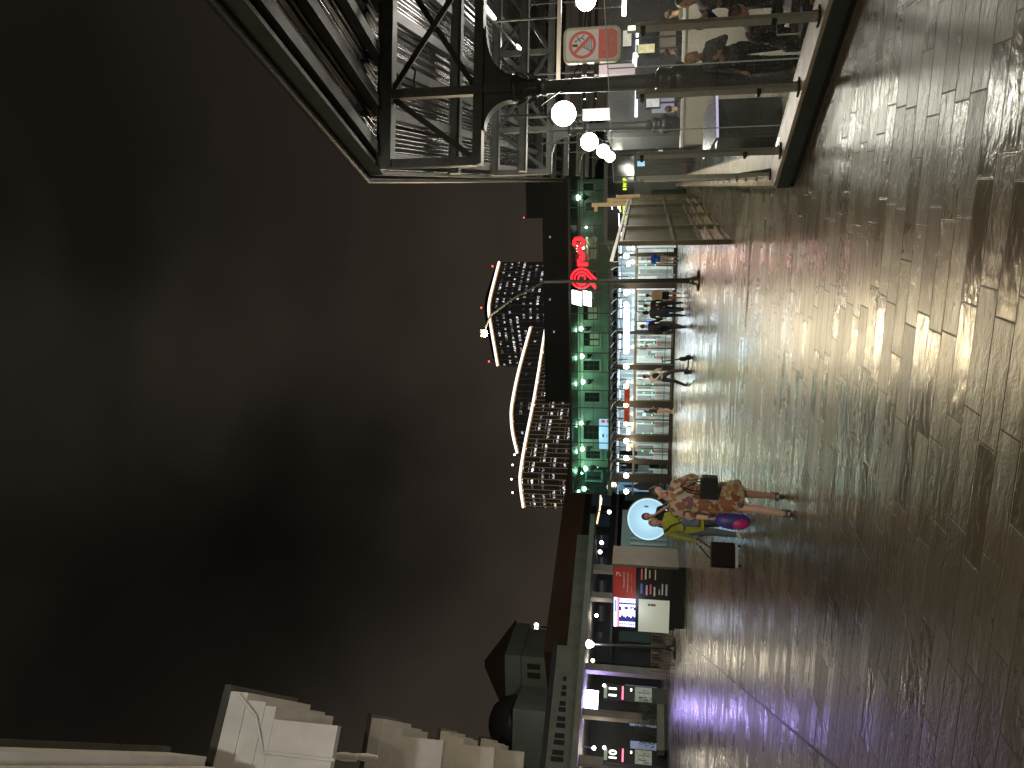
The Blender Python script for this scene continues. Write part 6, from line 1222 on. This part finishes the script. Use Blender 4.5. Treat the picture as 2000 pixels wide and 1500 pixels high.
MB().box(a0, a1, -.036, -.031, b1-h*.12, b1).build('header', emis('scr_head', (.8, .85, 1), 3), p); MB().box(a0+w*.5, a1-w*.08, -.04, -.037, b1-h*.11, b1-h*.02).build('header_mark', emis('scr_blue', (.12, .35, .9), 1.2), p); MB().box(a0, a1, -.036, -.031, b1-h*.22, b1-h*.13).build('red_bar', emis('scr_red', (1, .25, .35), 2.2), p)
for r__ in range(9):
    z = b1-h*(.27+.083*r__)
    for (x, ww) in ((.02, .07), (.12, .07), (.34+.03*((r__*5) % 3), .22+.04*((r__*7) % 4)), (.70, .08), (.84, .07), (.93, .05)): MB().box(a0+w*x, a0+w*(x+ww), -.036, -.031, z-h*.05, z).build('row_text', emis('scr_white', (.85, .88, 1), 3.0), p)
p, a0, a1, b0, b1 = kpanel(1247, 1307, 1172, 1232, 'white_panel', mat('panel_white', (.62, .66, .52), .6, emit=(.7, .75, .58), es=.28)); w = a1-a0; h = b1-b0
text_part('70  95', h*.045, w*.22, mat('panel_ink', (.06, .06, .06), .6), p, (a0+w*.62, -.034, b0+h*.5), (0, 0, 1), (-1, 0, 0), depth=.003) if False else MB().box(a0+w*.80, a0+w*.86, -.036, -.031, b1-h*.55, b1-h*.40).build('ink_mark', mat('panel_ink', (.12, .12, .11), .6), p)
MB().box(a0+w*.80, a0+w*.86, -.036, -.031, b1-h*.38, b1-h*.30).build('ink_mark', mat('panel_ink', (.12, .12, .11), .6), p)
lamp(ks, (kw*.3, -.6, kt-.8), 14, (.75, .8, 1), .3, 'screen_glow')
# round lit advert
dc = at(1266, 1014, 22.0); dr2 = (at(1266, 975, 22).x-dc.x); t = thing('round_advert', 'round glowing pale blue advert disc on a dark ring and stand', 'advert', (dc.x, dc.y, 0), R(10))
def disc(r0_, y0_, y1_, zc): return [(r0_*math.cos(2*math.pi*k/48), y0_, zc+r0_*math.sin(2*math.pi*k/48)) for k in range(48)]
MB().poly(disc(dr2, 0, 0, dc.z), (0, -.02, 0)).build('face', mat('disc_blue', (.3, .4, .45), .5, emit=(.42, .68, .84), es=.46, var=.0), t)
MB().poly(disc(dr2+.05, .01, 0, dc.z), (0, .22, 0)).build('ring', mat('ring_brown', (.10, .075, .055), .4, metal=.4), t)
mb = MB(); mb.tube(disc(dr2+.0, -.03, 0, dc.z)+[disc(dr2, -.03, 0, dc.z)[0]], .02, 6, False); mb.build('edge_light', emis('disc_edge', (.55, .85, 1), .7), t)
MB().box(-.12, .12, .03, .2, .05, dc.z-dr2).build('stand', black_m, t); MB().box(-.45, .45, -.2, .42, 0, .05).build('foot', black_m, t); MB().cbox((dr2*.62, -.025, dc.z+dr2*.10), (.05, .01, .12)).build('small_mark', mat('disc_mark', (.05, .12, .14), .5), t)
lamp(t, (0, -.5, dc.z), 22, (.5, .8, 1), .4, 'disc_glow')
# stacked slatted chairs by the lamp post
ch0 = None; wk = mat('wicker', (.16, .12, .075), .6, var=.3, vs=10); qa = gz(1300, 1250); 
for i in range(4):
    q = at(1300, 1256+17*i, 36.6)
    if ch0 is None:
        t = thing('slatted_chair', '', 'chair', (q.x, q.y, 0), 0, 'slatted terrace chairs by the lamp post'); ch0 = t
        for k in range(4):
            x = -.20+.133*k; MB().tube([(x*.8, .28, .40), (x+.03, .30, .6), (x*1.1-.02, .36, .85), (x*1.12, .44, 1.05)], .011, 6).build('back_slat', wk, t)
        for k in range(4): x = -.2+.133*k; MB().tube([(x, -.26, .45), (x, 0, .42), (x*.9, .28, .42)], .014, 6).build('seat_slat', wk, t)
        for sx_2 in (-1, 1):
            MB().tube([(sx_2*.26, -.28, 0), (sx_2*.26, -.25, .66), (sx_2*.27, 0, .70), (sx_2*.27, .34, .66)], .018, 6).build('arm_rest', wk, t); MB().tube([(sx_2*.25, .36, 0), (sx_2*.24, .30, .5), (sx_2*.25, .46, 1.07)], .018, 6).build('leg', wk, t)
        MB().tube([(-.25, .46, 1.07), (.25, .46, 1.07)], .018, 6).build('top_rail', wk, t)
    else: t = dup(ch0, (q.x, q.y, 0), R(random.uniform(-12, 12)))
    t['label'] = ['slatted brown terrace chair nearest to the information kiosk', 'slatted brown terrace chair standing against the lamp post', 'slatted brown terrace chair second from the canopy column', 'slatted brown terrace chair nearest to the canopy column'][i]
# planter and shrubs
pa = px_on(1300, 1466, -2.4); pb = px_on(1298, 1376, -2.4); w = (pb-pa).dot(ex)
t = thing('planter_box', 'long grey planter box on a black base between the two totems', 'planter', (pa.x, pa.y, 0), ROTC); MB().box(0, w, 0, .7, .18, .58).build('box', mat('planter_grey', (.20, .21, .18), .6, var=.15, vs=2), t); MB().box(.05, w-.05, .05, .65, 0, .179).build('base', black_m, t); MB().box(.04, w-.04, .04, .66, .581, .60).build('soil', mat('soil', (.02, .015, .01), .9), t)
leafm = mat('shrub_leaf', (.05, .075, .025), .55, var=.5, vs=3); stemm = mat('shrub_stem', (.06, .04, .02), .8)
random.seed(21)
for i in range(4):
    c = Vector((pa.x, pa.y, 0))+ex*(w*(.13+.25*i))+Vector((0, .3, 0)); t = thing('shrub', 'bushy green shrub in the grey planter, %s' % ['closest to totem 10', 'second from totem 10', 'second from totem 11', 'closest to totem 11'][i], 'shrub', (c.x, c.y, .6), random.uniform(0, 6), 'shrubs in the planter box')
    mb = MB(); hh = 1.0+.2*math.sin(i*2.1)
    for k in range(620):
        th = random.uniform(0, 6.28); z = random.uniform(.05, hh); r__ = .42*math.sqrt(random.random())*(1-.25*abs(z/hh-.5))*(1+.25*math.sin(th*3+i)); p = Vector((r__*math.cos(th), r__*math.sin(th), z)); d = Vector((random.uniform(-1, 1), random.uniform(-1, 1), random.uniform(-.4, 1))).normalized(); e = d.cross(Vector((random.random(), .3, random.random()))).normalized()*.018
        mb.add([p-d*.04, p+e, p+d*.05, p-e], [(0, 1, 2, 3)])
    mb.build('foliage', leafm, t); mb = MB()
    for k in range(5): mb.tube([(0, 0, -.05), (random.uniform(-.2, .2), random.uniform(-.2, .2), hh*.8)], [.015, .005], 6)
    mb.build('stem', stemm, t)
